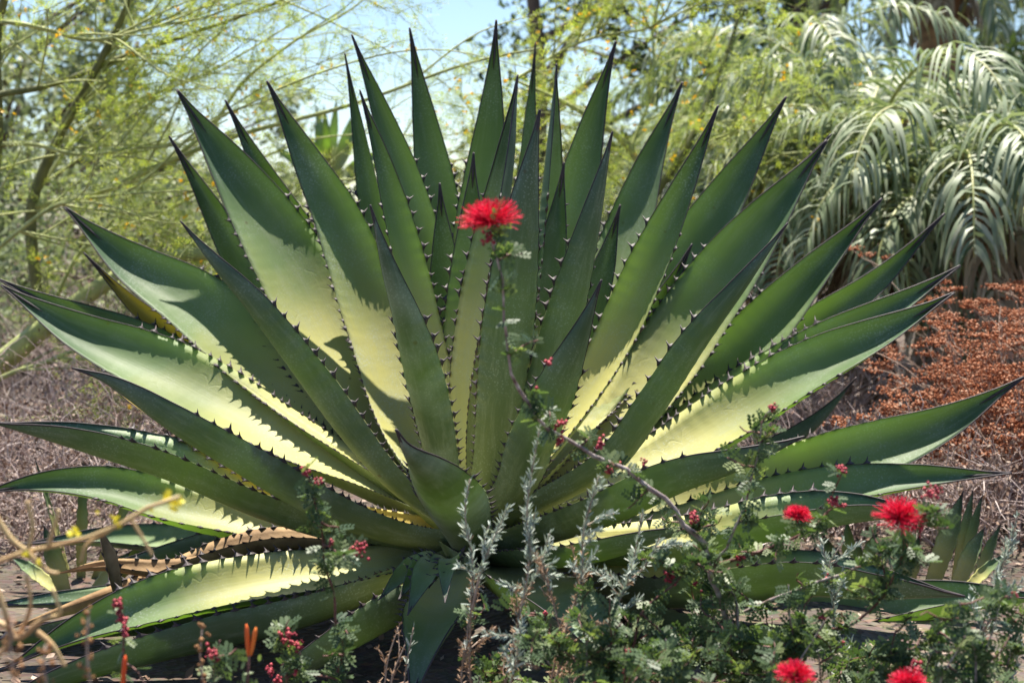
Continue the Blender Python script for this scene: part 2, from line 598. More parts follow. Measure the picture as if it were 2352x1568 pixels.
    if teeth:
        tb = Buf()
        for k in range(2):
            e = 0 if k == 0 else nu - 1
            sg = -1.0 if k == 0 else 1.0
            tk = tks[k]
            idx = np.clip(tk * (rows - 1), 0, rows - 2)
            i0 = idx.astype(int)
            fr = (idx - i0)[:, None]
            pos = verts[i0, e] * (1 - fr) + verts[i0 + 1, e] * fr
            tn = T[i0]
            outw = norm(S[i0] * sg + N[i0] * (0.55 * np.interp(tk, t, fo) / 0.4)[:, None])
            nn = np.cross(tn, outw)
            size = (0.0052 + 0.0132 * np.clip((tk - 0.08) / 0.32, 0, 1)) * rng.uniform(0.75, 1.25, len(tk)) * tooth
            hook = rng.uniform(-0.1, 0.5, len(tk))[:, None]
            mats = np.stack([tn, norm(outw + tn * hook * 0.6), nn], -1)
            tb.inst(TV, TF, mats, pos - outw * 0.0006, size, rng.uniform(0, 1, len(tk)))
        tb.build('margin_teeth', M['spine'], leaf, smooth=False, kind='stuff').matrix_parent_inverse = Matrix.Identity(4)
    return leaf


def px_leaf(parent, tip_to_base, dy, width, phi, base=None, p=2.1, dyb=None, cd=CD, **kw):
    """leaf given by its midline in picture pixels, tip first; dy = how far the tip stands behind (+)
    or before (-) the rosette's centre"""
    c = np.array(tip_to_base[::-1], float)
    if base is None:
        base = (AX + 0.16 * (c[0, 0] - AX), min(1262, max(1215, c[0, 1] + 30)))
    if base != 'given':
        c = np.vstack([[base], c])
    s = spline(c, 26)
    tt = np.linspace(0, 1, 26)
    d0 = dy * 0.12 if dyb is None else dyb
    dd = d0 + (dy - d0) * (1 - (1 - tt) ** p)
    pts = np.array([at(a[0], a[1], cd + e) for a, e in zip(s, dd)])
    return agave_leaf(parent, pts, width, phi, **kw)


c0 = at(AX, 1250, CD)
agave = thing('agave', 'huge green agave rosette with toothed sword leaves in the middle', 'agave', (c0[0], c0[1], float(gz(c0[0], c0[1]))))

LEAVES = [
    # rear leaves, inner faces to the viewer, from the left round to the right
    dict(l=[(148, 476), (300, 612), (460, 722), (620, 865), (780, 1005), (920, 1120)], dy=0.46, w=176, phi=46, twist=-64, speck=.6, fold=.32),
    dict(l=[(192, 580), (300, 692), (400, 780), (520, 872), (700, 1000)], dy=0.50, w=92, phi=20, yellow=.45),
    dict(l=[(-6, 640), (150, 716), (330, 800), (520, 920), (760, 1060)], dy=0.42, w=130, phi=30),
    dict(l=[(2, 655), (180, 770), (360, 858), (520, 945), (700, 1045), (850, 1115)], dy=0.28, w=150, phi=48, twist=-60, speck=.3, fold=.34),
    dict(l=[(406, 206), (540, 410), (660, 610), (760, 800), (880, 1010)], dy=0.54, w=186, phi=36, twist=-56, fold=.28),
    dict(l=[(388, 312), (465, 440), (560, 610), (680, 800), (840, 1010)], dy=0.56, w=120, phi=16),
    dict(l=[(517, 230), (612, 410), (710, 590), (810, 790), (920, 1000)], dy=0.60, w=128, phi=5),
    dict(l=[(613, 186), (705, 370), (790, 550), (860, 780), (925, 1010)], dy=0.48, w=142, phi=24, twist=-60, fold=.36, speck=1.0, bloom=.25),
    dict(l=[(792, 122), (825, 290), (860, 480), (930, 760)], dy=0.62, w=84, phi=-18, fold=.5),
    dict(l=[(808, 80), (872, 250), (935, 440), (985, 660), (1022, 900)], dy=0.44, w=112, phi=8),
    dict(l=[(826, 206), (868, 350), (905, 500), (960, 720), (1010, 920)], dy=0.20, w=80, phi=40, fold=.45),
    dict(l=[(941, 64), (972, 250), (1005, 470), (1032, 720), (1050, 930)], dy=0.58, w=128, phi=10, twist=-40, fold=.40),
    dict(l=[(1140, 46), (1124, 280), (1096, 560), (1075, 840), (1070, 1020)], dy=0.46, w=132, phi=0, speck=.8),
    dict(l=[(1190, 172), (1172, 380), (1125, 640), (1082, 880), (1070, 1050)], dy=0.10, w=72, phi=62, fold=.6),
    dict(l=[(1230, 98), (1218, 250), (1205, 450), (1160, 750)], dy=0.64, w=78, phi=0),
    dict(l=[(1278, 146), (1262, 330), (1248, 520), (1225, 800), (1160, 1020)], dy=0.30, w=58, phi=-58, fold=.6, bloom=.4),
    dict(l=[(1415, 94), (1362, 280), (1312, 500), (1268, 720), (1200, 940)], dy=0.44, w=136, phi=6, speck=.6),
    dict(l=[(1568, 188), (1500, 370), (1440, 560), (1370, 760), (1260, 960)], dy=0.70, w=140, phi=36, twist=-26, fold=.28, bloom=.15),
    dict(l=[(1650, 242), (1580, 420), (1500, 610), (1415, 800), (1300, 980)], dy=0.22, w=106, phi=36, fold=.5, speck=.8),
    dict(l=[(1806, 222), (1690, 420), (1580, 610), (1470, 800), (1320, 980)], dy=0.58, w=158, phi=30, twist=-50, fold=.34),
    dict(l=[(1910, 308), (1780, 450), (1670, 580), (1540, 760)], dy=0.60, w=92, phi=6),
    dict(l=[(1900, 322), (1755, 520), (1630, 700), (1510, 880), (1370, 1050)], dy=0.42, w=172, phi=40, twist=-60, fold=.34),
    dict(l=[(2026, 456), (1870, 630), (1715, 810), (1570, 960), (1420, 1080)], dy=0.46, w=150, phi=32, fold=.46),
    dict(l=[(2170, 490), (2020, 640), (1885, 745), (1730, 860), (1560, 990)], dy=0.56, w=126, phi=20, fold=.5),
    dict(l=[(2206, 610), (2050, 712), (1880, 812), (1700, 930), (1520, 1040)], dy=0.38, w=128, phi=40, fold=.42),
    dict(l=[(2192, 672), (2040, 768), (1850, 872), (1660, 992), (1480, 1090)], dy=0.16, w=136, phi=50, twist=-50, fold=.48),
    dict(l=[(1968, 866), (1885, 965), (1780, 1045), (1640, 1120)], dy=0.44, w=104, phi=150, bloom=.2),
    dict(l=[(2352, 866), (2160, 978), (1950, 1062), (1770, 1130), (1560, 1190)], dy=0.20, w=166, phi=30, twist=-50, fold=.36),
    dict(l=[(2324, 1086), (2100, 1108), (1900, 1138), (1700, 1180), (1480, 1230)], dy=0.06, w=92, phi=54, twist=-50, fold=.5),
    dict(l=[(2156, 1183), (1960, 1192), (1760, 1226), (1560, 1270)], dy=-0.22, w=104, phi=68, fold=.75, base=(1150, 1265)),
    dict(l=[(2216, 1370), (2010, 1366), (1850, 1352), (1660, 1366), (1480, 1362)], dy=-0.34, w=116, phi=76, fold=.80, base=(1150, 1290)),
    dict(l=[(2440, 1372), (2200, 1396), (1980, 1436), (1760, 1455), (1560, 1430)], dy=-0.10, w=116, phi=58, fold=.65, base=(1150, 1300)),
    # extra leaves added to block sun from the rosette base, mostly hidden
    dict(l=[(1088, 350), (1080, 600), (1070, 850)], dy=0.26, w=120, phi=5),
    dict(l=[(1296, 372), (1262, 600), (1200, 850)], dy=0.26, w=116, phi=5),
    dict(l=[(1010, 420), (1025, 640), (1045, 880)], dy=0.30, w=116, phi=5),
    dict(l=[(905, 430), (950, 640), (1010, 880)], dy=0.34, w=116, phi=8),
    dict(l=[(1425, 470), (1370, 660), (1270, 880)], dy=0.34, w=120, phi=8),
    dict(l=[(760, 520), (820, 720), (930, 930)], dy=0.46, w=120, phi=10),
    dict(l=[(1590, 560), (1480, 760), (1330, 960)], dy=0.42, w=120, phi=12),
    # leaves of the left, low
    dict(l=[(165, 846), (250, 882), (400, 985), (560, 1078), (720, 1165), (880, 1225)], dy=-0.36, w=78, phi=104, fold=.72, bloom=.25),
    dict(l=[(226, 866), (310, 926), (430, 1000), (570, 1080), (740, 1165)], dy=-0.02, w=56, phi=30, yellow=.6),
    dict(l=[(-24, 970), (190, 1028), (400, 1090), (600, 1168), (800, 1226)], dy=-0.12, w=96, phi=74, fold=.80),
    dict(l=[(-60, 1135), (90, 1118), (250, 1132), (420, 1185), (620, 1228), (820, 1246)], dy=0.10, w=96, phi=54, twist=-50, fold=.5),
    dict(l=[(250, 1292), (420, 1285), (600, 1270), (800, 1262)], dy=0.20, w=92, phi=120),
    dict(l=[(8, 1536), (190, 1458), (380, 1398), (560, 1358), (760, 1326), (920, 1300)], dy=-0.36, w=128, phi=46, twist=-20, fold=.55, base=(1030, 1290)),
    dict(l=[(-60, 1395), (100, 1388), (300, 1385), (500, 1372), (760, 1320)], dy=0.02, w=72, phi=60, base=(1030, 1290)),
    dict(l=[(-70, 1650), (150, 1565), (400, 1492), (660, 1428), (880, 1350)], dy=-0.46, w=84, phi=112, base=(1040, 1292), bloom=.1),
    dict(l=[(-90, 1500), (120, 1462), (330, 1440), (560, 1410), (820, 1340)], dy=-0.10, w=92, phi=100, base=(1035, 1290)),
    dict(l=[(2420, 1560), (2180, 1540), (1950, 1510), (1700, 1470), (1440, 1400)], dy=-0.30, w=90, phi=96, base=(1130, 1295)),
    dict(l=[(40, 1250), (240, 1245), (450, 1258), (680, 1262), (860, 1262)], dy=0.34, w=84, phi=60),
    dict(l=[(560, 1640), (700, 1540), (840, 1450), (970, 1370)], dy=-0.46, w=96, phi=104, base=(1050, 1290), bloom=.2),
    dict(l=[(940, 1640), (975, 1520), (1010, 1420), (1045, 1340)], dy=-0.80, w=150, phi=35, base=(1075, 1290), bloom=.2),
    dict(l=[(1440, 1590), (1330, 1470), (1240, 1390), (1150, 1320)], dy=-0.70, w=150, phi=60, base=(1090, 1285), bloom=.3),
    # front leaves, backs to the viewer
    dict(l=[(414, 508), (490, 610), (590, 728), (700, 870), (800, 1000), (910, 1120)], dy=-0.30, w=60, phi=114, fold=.78, bloom=.2),
    dict(l=[(850, 470), (888, 620), (940, 780), (985, 950), (1022, 1110)], dy=-0.50, w=100, phi=152, fold=.50, bloom=.55, speck=.8),
    dict(l=[(909, 986), (938, 1048), (990, 1112), (1040, 1190)], dy=-0.80, w=150, phi=140, fold=.55, bloom=.7, base=(1085, 1275), p=1.8),
    dict(l=[(1240, 252), (1208, 480), (1178, 720), (1150, 960), (1128, 1120)], dy=-0.22, w=140, phi=168, fold=.6, speck=.6),
    dict(l=[(1407, 302), (1366, 500), (1310, 720), (1250, 920), (1190, 1080)], dy=-0.16, w=100, phi=150, fold=.5),
    dict(l=[(1382, 642), (1332, 780), (1276, 910), (1222, 1030), (1182, 1130)], dy=-0.56, w=122, phi=160, fold=.45, bloom=.15),
    dict(l=[(1810, 512), (1715, 650), (1610, 790), (1500, 950), (1390, 1080)], dy=-0.28, w=68, phi=126, fold=.62),
    dict(l=[(1848, 1003), (1710, 1068), (1560, 1118), (1400, 1185)], dy=-0.50, w=88, phi=98, fold=.75, bloom=.15, base=(1140, 1262)),
    dict(l=[(1640, 1205), (1530, 1232), (1400, 1270), (1270, 1285)], dy=-0.62, w=80, phi=95, base=(1110, 1280)),
]
for q in LEAVES:
    q = dict(q)
    if q['dy'] > 0.15:
        q['dy'] *= 1.4
        if 10 < q['phi'] < 60:
            q.setdefault('twist', -46)
        elif abs(q['phi']) <= 10:
            q.setdefault('twist', -24)
    px_leaf(agave, q.pop('l'), q.pop('dy'), q.pop('w'), q.pop('phi'), **q)

# ------------------------------------------------------------------ agave extras: small suckers, dead leaves
def small_leaf(parent, a, b, width, phi, bend=0.08, mat='agave', **kw):
    a, b = np.asarray(a, float), np.asarray(b, float)
    mid = (a + b) / 2 + np.array([0, 0, bend * np.linalg.norm(b - a)])
    return agave_leaf(parent, [a, mid, b], width, phi, rows=60, px_width=False, mat=mat, **kw)


sucker = thing('agave_sucker', 'small dark offset with short leaves at the foot of the huge agave', 'agave', at(1060, 1310, 3.0))
for (px, py, dd, w_) in ((868, 1378, 2.74, .05), (915, 1376, 2.68, .055), (936, 1412, 2.62, .065), (1022, 1384, 2.62, .05), (985, 1350, 2.75, .05)):
    small_leaf(sucker, at(1050, 1298, 3.02), at(px, py, dd), w_, 40, bend=.12, bloom=.35, tooth=.7)

for k, (a_, r_, z_) in enumerate(((186, .9, .06), (168, .8, .05), (30, .85, .1))):
    o_ = np.array([math.cos(R(a_)), math.sin(R(a_)), 0])
    b0_ = np.array([c0[0], c0[1], .16]) + o_ * .06
    lf_ = agave_leaf(agave, [b0_, b0_ + o_ * r_ * .45 + [0, 0, z_], b0_ + o_ * r_ * .85 + [0, 0, -.06], b0_ + o_ * r_ * 1.15 + [0, 0, -.13]], .11, 75, rows=60, px_width=False, mat='dead_leaf', fold=.7, tooth=.8, spine=False)
    lf_.name = 'dead_leaf'

old = thing('dead_agave_leaf', 'withered brown agave leaf drooping below the green rosette', 'dead leaf', at(620, 1330, 3.3))
agave_leaf(old, [at(820, 1290, 3.35), at(560, 1300, 3.32), at(380, 1318, 3.3), at(240, 1306, 3.28), at(120, 1318, 3.26)], .085, 60, rows=70, px_width=False, mat='dead_leaf', fold=.6, tooth=.8, spine=False)
old2 = thing('dead_agave_leaf', 'dark dry agave leaf standing upright on the withered brown leaf', 'dead leaf', at(262, 1370, 3.24))
agave_leaf(old2, [at(268, 1365, 3.22), at(252, 1300, 3.22), at(236, 1250, 3.24), at(228, 1215, 3.26)], .042, 30, rows=50, px_width=False, mat='dead_leaf', fold=.9, tooth=.6)

pup = thing('young_agave', 'young agave with slim upright green leaves beside the rust-red buckwheat', 'agave', at(2170, 1372, 3.75))
for (bx, tx, ty, dd, w_, ph) in ((2135, 2213, 1126, 3.75, .058, 8), (2190, 2236, 1118, 3.86, .034, 8), (2200, 2258, 1132, 3.80, .038, 30), (2190, 2263, 1208, 3.66, .052, 20), (2150, 2175, 1180, 3.9, .036, 10), (2230, 2300, 1200, 3.9, .034, 20),
                             (2080, 2112, 1228, 3.66, .044, 10), (2210, 2310, 1270, 3.7, .036, 30), (2110, 2030, 1270, 3.7, .034, 40)):
    b_ = at(bx, 1362, dd)
    small_leaf(pup, b_, at(tx, ty, dd), w_, ph, bend=.0, fold=.4, teeth=False, bloom=.2, thin=.3)
pup2 = thing('young_agave', 'young agave of pale narrow leaves behind the withered brown leaf', 'agave', at(190, 1370, 3.9))
for (bx, tx, ty, dd, w_, ph) in ((150, 100, 1205, 3.9, .055, 10), (170, 76, 1040, 4.1, .03, 60), (185, 190, 1060, 4.1, .035, 10), (230, 340, 1230, 3.9, .05, 30), (200, 330, 1060, 4.1, .03, 10), (150, 20, 1275, 3.9, .05, 40), (210, 300, 1265, 3.85, .05, 20)):
    small_leaf(pup2, at(bx, 1370, dd), at(tx, ty, dd), w_, ph, bend=.0, fold=.4, teeth=False, thin=.35)
pup3 = thing('young_agave', 'young agave low among the fairy duster twigs below the toothed leaves', 'agave', at(2060, 1600, 3.0))
for (bx, tx, ty, dd, w_, ph) in ((2060, 2150, 1475, 3.0, .08, 20), (2040, 1900, 1520, 3.0, .07, 40), (2060, 2105, 1440, 3.1, .06, 0), (2080, 2230, 1540, 2.95, .07, 50)):
    small_leaf(pup3, at(bx, 1610, dd), at(tx, ty, dd), w_, ph, bend=.0, fold=.4, teeth=False, thin=.35)

pup4 = thing('young_agave', 'young agave of thin upright leaves behind the flowering fairy duster twigs', 'agave', at(1960, 1340, 3.95))
for (bx, tx, ty, dd, w_, ph) in ((1950, 1890, 1225, 3.95, .05, 20), (1960, 1945, 1190, 4.0, .045, 10), (1975, 2015, 1215, 4.0, .045, 10), (1985, 2050, 1240, 3.9, .05, 30), (1940, 1850, 1265, 3.9, .045, 30), (1955, 1975, 1240, 3.85, .05, 10)):
    small_leaf(pup4, at(bx, 1345, dd), at(tx, ty, dd), w_, ph, bend=.0, fold=.4, teeth=False, thin=.35)
pup5 = thing('young_agave', 'young agave with spreading dark leaves under the withered brown leaf', 'agave', at(420, 1450, 3.6))
for (bx, tx, ty, dd, w_, ph) in ((420, 330, 1320, 3.6, .06, 20), (425, 400, 1290, 3.7, .05, 10), (440, 520, 1310, 3.7, .05, 10), (440, 580, 1360, 3.6, .06, 40), (410, 270, 1360, 3.5, .05, 40)):
    small_leaf(pup5, at(bx, 1450, dd), at(tx, ty, dd), w_, ph, bend=.0, fold=.4, teeth=False, thin=.35)

# ------------------------------------------------------------------ materials of the garden
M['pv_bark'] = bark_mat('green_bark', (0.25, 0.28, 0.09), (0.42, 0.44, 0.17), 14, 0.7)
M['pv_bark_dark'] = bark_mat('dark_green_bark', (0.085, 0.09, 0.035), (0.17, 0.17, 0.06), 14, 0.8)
M['pv_leaf'] = foliage_mat('palo_verde_leaf', [(0, (0.15, 0.22, 0.035)), (0.5, (0.27, 0.34, 0.07)), (1, (0.42, 0.43, 0.12))], 0.5, (1.5, 1.5, 0.8))
M['pv_flower'] = foliage_mat('palo_verde_flower', [(0, (0.75, 0.42, 0.02)), (1, (0.85, 0.62, 0.04))], 0.35, (1.1, 1.0, 0.6))
M['dark_leaf'] = foliage_mat('dark_tree_leaf', [(0, (0.018, 0.03, 0.015)), (0.6, (0.045, 0.07, 0.03)), (1, (0.09, 0.12, 0.05))], 0.25)
M['far_leaf'] = foliage_mat('grey_green_leaf', [(0, (0.12, 0.15, 0.085)), (0.6, (0.24, 0.275, 0.16)), (1, (0.38, 0.41, 0.26))], 0.3, (1.2, 1.3, 0.8))
M['trunk'] = bark_mat('tree_bark', (0.06, 0.04, 0.03), (0.16, 0.11, 0.075), 9)
M['palm_leaf'] = foliage_mat('palm_leaflet', [(0, (0.09, 0.13, 0.06)), (0.5, (0.25, 0.30, 0.19)), (1, (0.46, 0.48, 0.36))], 0.22, (1.2, 1.3, 0.7), rough=0.5, spec=0.35)
M['palm_rib'] = bark_mat('palm_rib', (0.24, 0.27, 0.09), (0.38, 0.36, 0.15), 12, 0.5)
M['palm_trunk'] = bark_mat('palm_trunk', (0.10, 0.055, 0.03), (0.30, 0.17, 0.085), 10)
M['dry_palm'] = foliage_mat('dry_palm_leaf', [(0, (0.20, 0.14, 0.09)), (1, (0.50, 0.42, 0.31))], 0.15, (1.2, 1.0, 0.8))
M['rust'] = foliage_mat('rust_flower_head', [(0, (0.17, 0.05, 0.02)), (0.55, (0.38, 0.13, 0.055)), (1, (0.60, 0.35, 0.23))], 0.2, (1.2, 1.0, 0.8), rough=0.8)
M['dry_stem'] = bark_mat('dry_stem', (0.30, 0.20, 0.15), (0.46, 0.35, 0.28), 30)
M['twig'] = foliage_mat('dry_twig', [(0, (0.20, 0.14, 0.13)), (0.6, (0.46, 0.36, 0.34)), (1, (0.70, 0.60, 0.56))], 0.0, rough=0.85)
M['litter'] = foliage_mat('leaf_litter', [(0, (0.10, 0.055, 0.04)), (0.6, (0.24, 0.16, 0.12)), (1, (0.42, 0.33, 0.27))], 0.1, (1, 1, 1), rough=0.9)


# ------------------------------------------------------------------ palo verde trees
def branch(P0, d, L, n, sag=0.0, wig=0.06, rg=rng):
    """wavy branch from P0 along d"""
    t = np.linspace(0, 1, n)[:, None]
    d = norm(d)
    a = norm(np.cross(d, [0.2, 0.3, 0.9]))
    b = np.cross(d, a)
    k1, k2 = rg.uniform(3, 8, 2)
    f1, f2 = rg.uniform(0, 6, 2)
    return P0 + d * L * t + wig * L * t * (a * np.sin(k1 * t + f1) + b * np.sin(k2 * t + f2)) - np.array([0, 0, sag]) * L * t ** 2


def palo_verde(label, base, limbs, n_wand, wand_dir, seed, leaf_density=1.0, sub_len=(.16, .42), flowers=90, wl=(.5, 1.2), thin=None):
    rg = np.random.default_rng(seed)
    tree = thing('palo_verde_tree', label, 'tree', base)
    starts, dirs = [], []
    for k, (pts, r0, r1, dark) in enumerate(limbs):
        P = spline(pts, 40)
        P = P + 0.012 * np.sin(np.linspace(0, 14, 40) + k)[:, None] * np.array([0.3, 1, 1.0])
        b = Buf()
        b.tube(P, np.linspace(r0, r1, 40) * .82, 8)
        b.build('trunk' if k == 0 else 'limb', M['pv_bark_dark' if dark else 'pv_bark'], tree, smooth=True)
        sl = slice(8, None) if k < 1 else slice(4, None)
        starts.append(P[sl])
        dirs.append(norm(np.gradient(P, axis=0))[sl])
    starts, dirs = np.vstack(starts), np.vstack(dirs)
    tw, lf, fl = Buf(), Buf(), Buf()
    lq, lr = [], []
    fpos = []
    for w in range(n_wand):
        i = rg.integers(len(starts))
        if thin is not None and thin[0] < starts[i][0] < thin[1] and rg.uniform() < .62:
            continue
        d = norm(0.35 * dirs[i] + np.asarray(wand_dir) * 0.8 + rg.normal(0, 0.42, 3))
        L = rg.uniform(*wl)
        W = branch(starts[i], d, L, 14, sag=rg.uniform(0.0, 0.3), rg=rg)
        tw.tube(W, np.linspace(0.0052, 0.0014, 14), 4, rg.uniform(0, 1), cap=False)
        for s in range(int(9 * L / 0.8)):
            j = rg.integers(2, 14)
            dd = norm(0.8 * d + rg.normal(0, 0.5, 3) + np.array([0, 0, -0.1]))
            l2 = rg.uniform(*sub_len)
            Q = branch(W[j], dd, l2, 8, sag=rg.uniform(0, .35), wig=.09, rg=rg)
            tw.tube(Q, np.linspace(0.0017, 0.0007, 8), 3, rg.uniform(0, 1), cap=False)
            nl = int(l2 * 36 * leaf_density)
            u = rg.uniform(0.1, 1, nl)
            p0 = np.stack([np.interp(u, np.linspace(0, 1, 8), Q[:, c]) for c in range(3)], 1)
            ld = norm(dd * 0.7 + rg.normal(0, 0.6, (nl, 3)))
            ll = rg.uniform(0.04, 0.085, nl)
            up = norm(rg.normal(0, 0.5, (nl, 3)) + [0, 0, 1])
            sd = norm(np.cross(ld, up))
            # pinnate leaf: pairs of leaflets along the stalk
            for m in range(5):
                c = p0 + ld * (ll * (0.2 + 0.2 * m))[:, None]
                for sgn in (-1, 1):
                    o = norm(sd * sgn + ld * 0.45)
                    le = rg.uniform(0.010, 0.018, nl)[:, None]
                    wd = ld * 0.0026
                    lq.append(np.stack([c, c + o * le * .5 + wd, c + o * le, c + o * le * .5 - wd], 1))
                    lr.append(np.clip(rg.normal(.5, .22, nl) + rg.normal(0, .1), 0, 1))
            if rg.uniform() < flowers / (n_wand * 9):
                fpos.append(Q[-1])
    lf.quads(np.concatenate(lq), np.concatenate(lr))
    tw.build('twigs', M['pv_bark'], tree, kind='stuff')
    lf.build('leaves', M['pv_leaf'], tree, kind='stuff')
    fq, fr = [], []
    for p in fpos:
        for c in range(rg.integers(2, 5)):
            q = p + rg.normal(0, 0.03, 3)
            for k in range(5):
                d = norm(rg.normal(0, 1, 3) + [0, -0.3, 0.4])
                s = norm(np.cross(d, rg.normal(0, 1, 3)))
                fq.append([q, q + d * .007 + s * .006, q + d * .014, q + d * .007 - s * .006])
                fr.append(rg.uniform())
    if fq:
        fl.quads(np.array(fq), fr)
        fl.build('flowers', M['pv_flower'], tree, kind='stuff')
    return tree


D1 = 6.4


def pl(pts, d0, d1=None):
    d1 = d0 if d1 is None else d1
    return [at(x, y, d0 + (d1 - d0) * i / (len(pts) - 1)) for i, (x, y) in enumerate(pts)]


tb = at(-150, 990, D1)
tb[2] = gz(tb[0], tb[1]) - 0.05
limbs = [
    ([tb] + pl([(-60, 880), (0, 835), (100, 750), (240, 655), (400, 592), (560, 572), (700, 530), (820, 470)], D1, 6.0), .075, .016, False),
    (pl([(96, 752), (82, 640), (75, 480), (100, 390), (150, 285), (210, 180), (280, 40), (330, -90)], D1, 6.3), .038, .014, True),
    (pl([(80, 480), (220, 440), (380, 372), (560, 312), (850, 222), (1080, 150), (1240, 110)], 6.35, 6.0), .019, .006, False),
    (pl([(-120, 250), (0, 212), (100, 200), (200, 170), (330, 110), (560, 40), (700, -30)], 6.0, 6.6), .020, .006, True),
    (pl([(-120, 700), (-20, 420), (0, 300), (-10, 100), (40, -100)], 6.3, 6.1), .03, .02, True),
    (pl([(380, 372), (480, 300), (560, 185), (650, 115), (790, 30), (880, -40)], 6.3, 6.6), .014, .004, False),
    (pl([(0, 330), (130, 344), (260, 350), (400, 330), (520, 280)], 6.2, 6.0), .013, .004, False),
    (pl([(0, 55), (120, 72), (240, 86), (420, 50), (640, -20)], 5.8, 6.2), .012, .004, False),
    (pl([(60, 480), (200, 290), (380, 210), (560, 120), (760, 10)], 6.6, 7.0), .012, .004, False),
    (pl([(100, 750), (200, 560), (360, 500), (520, 400), (700, 330), (860, 300)], 6.6, 6.9), .014, .004, False),
    (pl([(-50, 600), (120, 480), (300, 430), (460, 300), (640, 200)], 6.0, 5.7), .012, .004, False),
    (pl([(-80, 900), (60, 850), (180, 800), (280, 830), (300, 940), (290, 985)], 6.1, 5.8), .016, .006, False),
    (pl([(-100, 970), (60, 962), (180, 966), (260, 990), (330, 950)], 5.6, 5.6), .018, .008, False),
    (pl([(150, 290), (250, 120), (420, 20), (520, -60)], 6.4, 6.2), .011, .004, False),
    (pl([(540, 575), (640, 470), (760, 420), (900, 400), (1020, 380)], 6.3, 6.8), .010, .003, False),
]
palo_verde('feathery palo verde tree with dark crooked limb, yellow blossoms and pale sky behind', tb, limbs, 150, (0.72, 0.0, 0.42), 11, .85, flowers=130, thin=(at(380, 0, D1)[0], at(1300, 0, D1)[0]))

D2 = 7.0
tb2 = at(1560, 960, D2)
tb2[2] = gz(tb2[0], tb2[1]) - 0.05
limbs2 = [
    ([tb2] + pl([(1570, 800), (1530, 620), (1500, 460), (1440, 330), (1330, 250), (1180, 190)], D2, 6.7), .06, .008, False),
    (pl([(1500, 460), (1580, 330), (1640, 200), (1690, 60), (1720, -80)], D2, 7.2), .026, .008, True),
    (pl([(1180, 190), (1300, 110), (1460, 70), (1560, 30), (1700, -20)], 6.7, 6.5), .011, .004, False),
    (pl([(1560, 420), (1620, 340), (1680, 300), (1740, 260), (1800, 230)], 6.9, 6.5), .010, .003, False),
    (pl([(1530, 620), (1420, 420), (1270, 330), (1080, 290)], 7.1, 6.9), .012, .004, False),
    (pl([(1570, 640), (1700, 420), (1760, 370), (1800, 350)], 6.9, 6.6), .010, .004, False),
    (pl([(1450, 340), (1500, 200), (1500, 60), (1540, -60)], 7.1, 7.3), .012, .005, False),
    (pl([(1300, 250), (1180, 330), (1080, 380), (1040, 420)], 7.0, 7.0), .010, .004, False),
]
palo_verde('second palo verde with yellow flowers in front of the dark trees beside the palms', tb2, limbs2, 130, (0.25, -0.1, 0.22), 23, 1.0, flowers=150, wl=(.3, .75), thin=(at(1590, 0, D2)[0], at(2300, 0, D2)[0]))


# ------------------------------------------------------------------ broad trees and conifers far behind
def far_tree(name, label, base, height, clumps, mat, seed, leaf=.12, n=320, trunk_r=.16, group=None, flat=1.0):
    """clumps: (x offset, y offset, z, radius) leafy masses; a limb runs to each of them"""
    rg = np.random.default_rng(seed)
    t = thing(name, label, 'tree', base, group)
    base = np.asarray(base, float)
    b = Buf()
    top = base + [0, 0, height]
    TP = spline([base - [0, 0, .1], base + [0.1, 0, height * .4], base + [-0.1, 0, height * .75], top], 16)
    b.tube(TP, np.linspace(trunk_r, trunk_r * .2, 16), 8)
    q, r = [], []
    for (x, y, z, rad) in clumps:
        c = base + [x, y, z]
        st = TP[int(np.clip(z / height * 15 - 3, 1, 14))]
        b.tube(spline([st, (st + c) / 2 + [0, 0, .1 * rad], c], 8), np.linspace(trunk_r * .35, .012, 8), 5)
        p = rg.normal(0, 1, (n, 3))
        p = norm(p) * (rg.uniform(0.15, 1, (n, 1)) ** 0.5) * rad * np.array([1, 1, flat]) * rg.uniform(.75, 1.25, (n, 1))
        # leaves gather in small sprays
        s = rg.integers(0, max(6, n // 14), n)
        spc = norm(rg.normal(0, 1, (max(6, n // 14), 3))) * rad * rg.uniform(.3, 1.05, (max(6, n // 14), 1)) * np.array([1, 1, flat])
        p = spc[s] * .75 + p * .35 + c
        d = norm(rg.normal(0, 1, (n, 3)) + [0, 0, -.2])
        e = norm(np.cross(d, rg.normal(0, 1, (n, 3))))
        l = leaf * rg.uniform(.6, 1.4, (n, 1))
        q.append(np.stack([p - d * l * .5, p + e * l * .22, p + d * l * .5, p - e * l * .22], 1))
        r.append(np.clip(rg.normal(.5, .25, n), 0, 1))
    b.build('trunk', M['trunk'], t, smooth=True)
    f = Buf()
    f.quads(np.concatenate(q), np.concatenate(r))
    f.build('crown', M[mat], t, kind='stuff')
    return t


def ball_clumps(rg, n, w, z0, z1, r0, r1, dep=1.0):
    return [(rg.normal(0, w * .5), rg.normal(0, dep), rg.uniform(z0, z1), rg.uniform(r0, r1)) for _ in range(n)]


def stand(px, d):
    p = at(px, 700, d)
    return np.array([p[0], p[1], float(gz(p[0], p[1])) - 0.02])


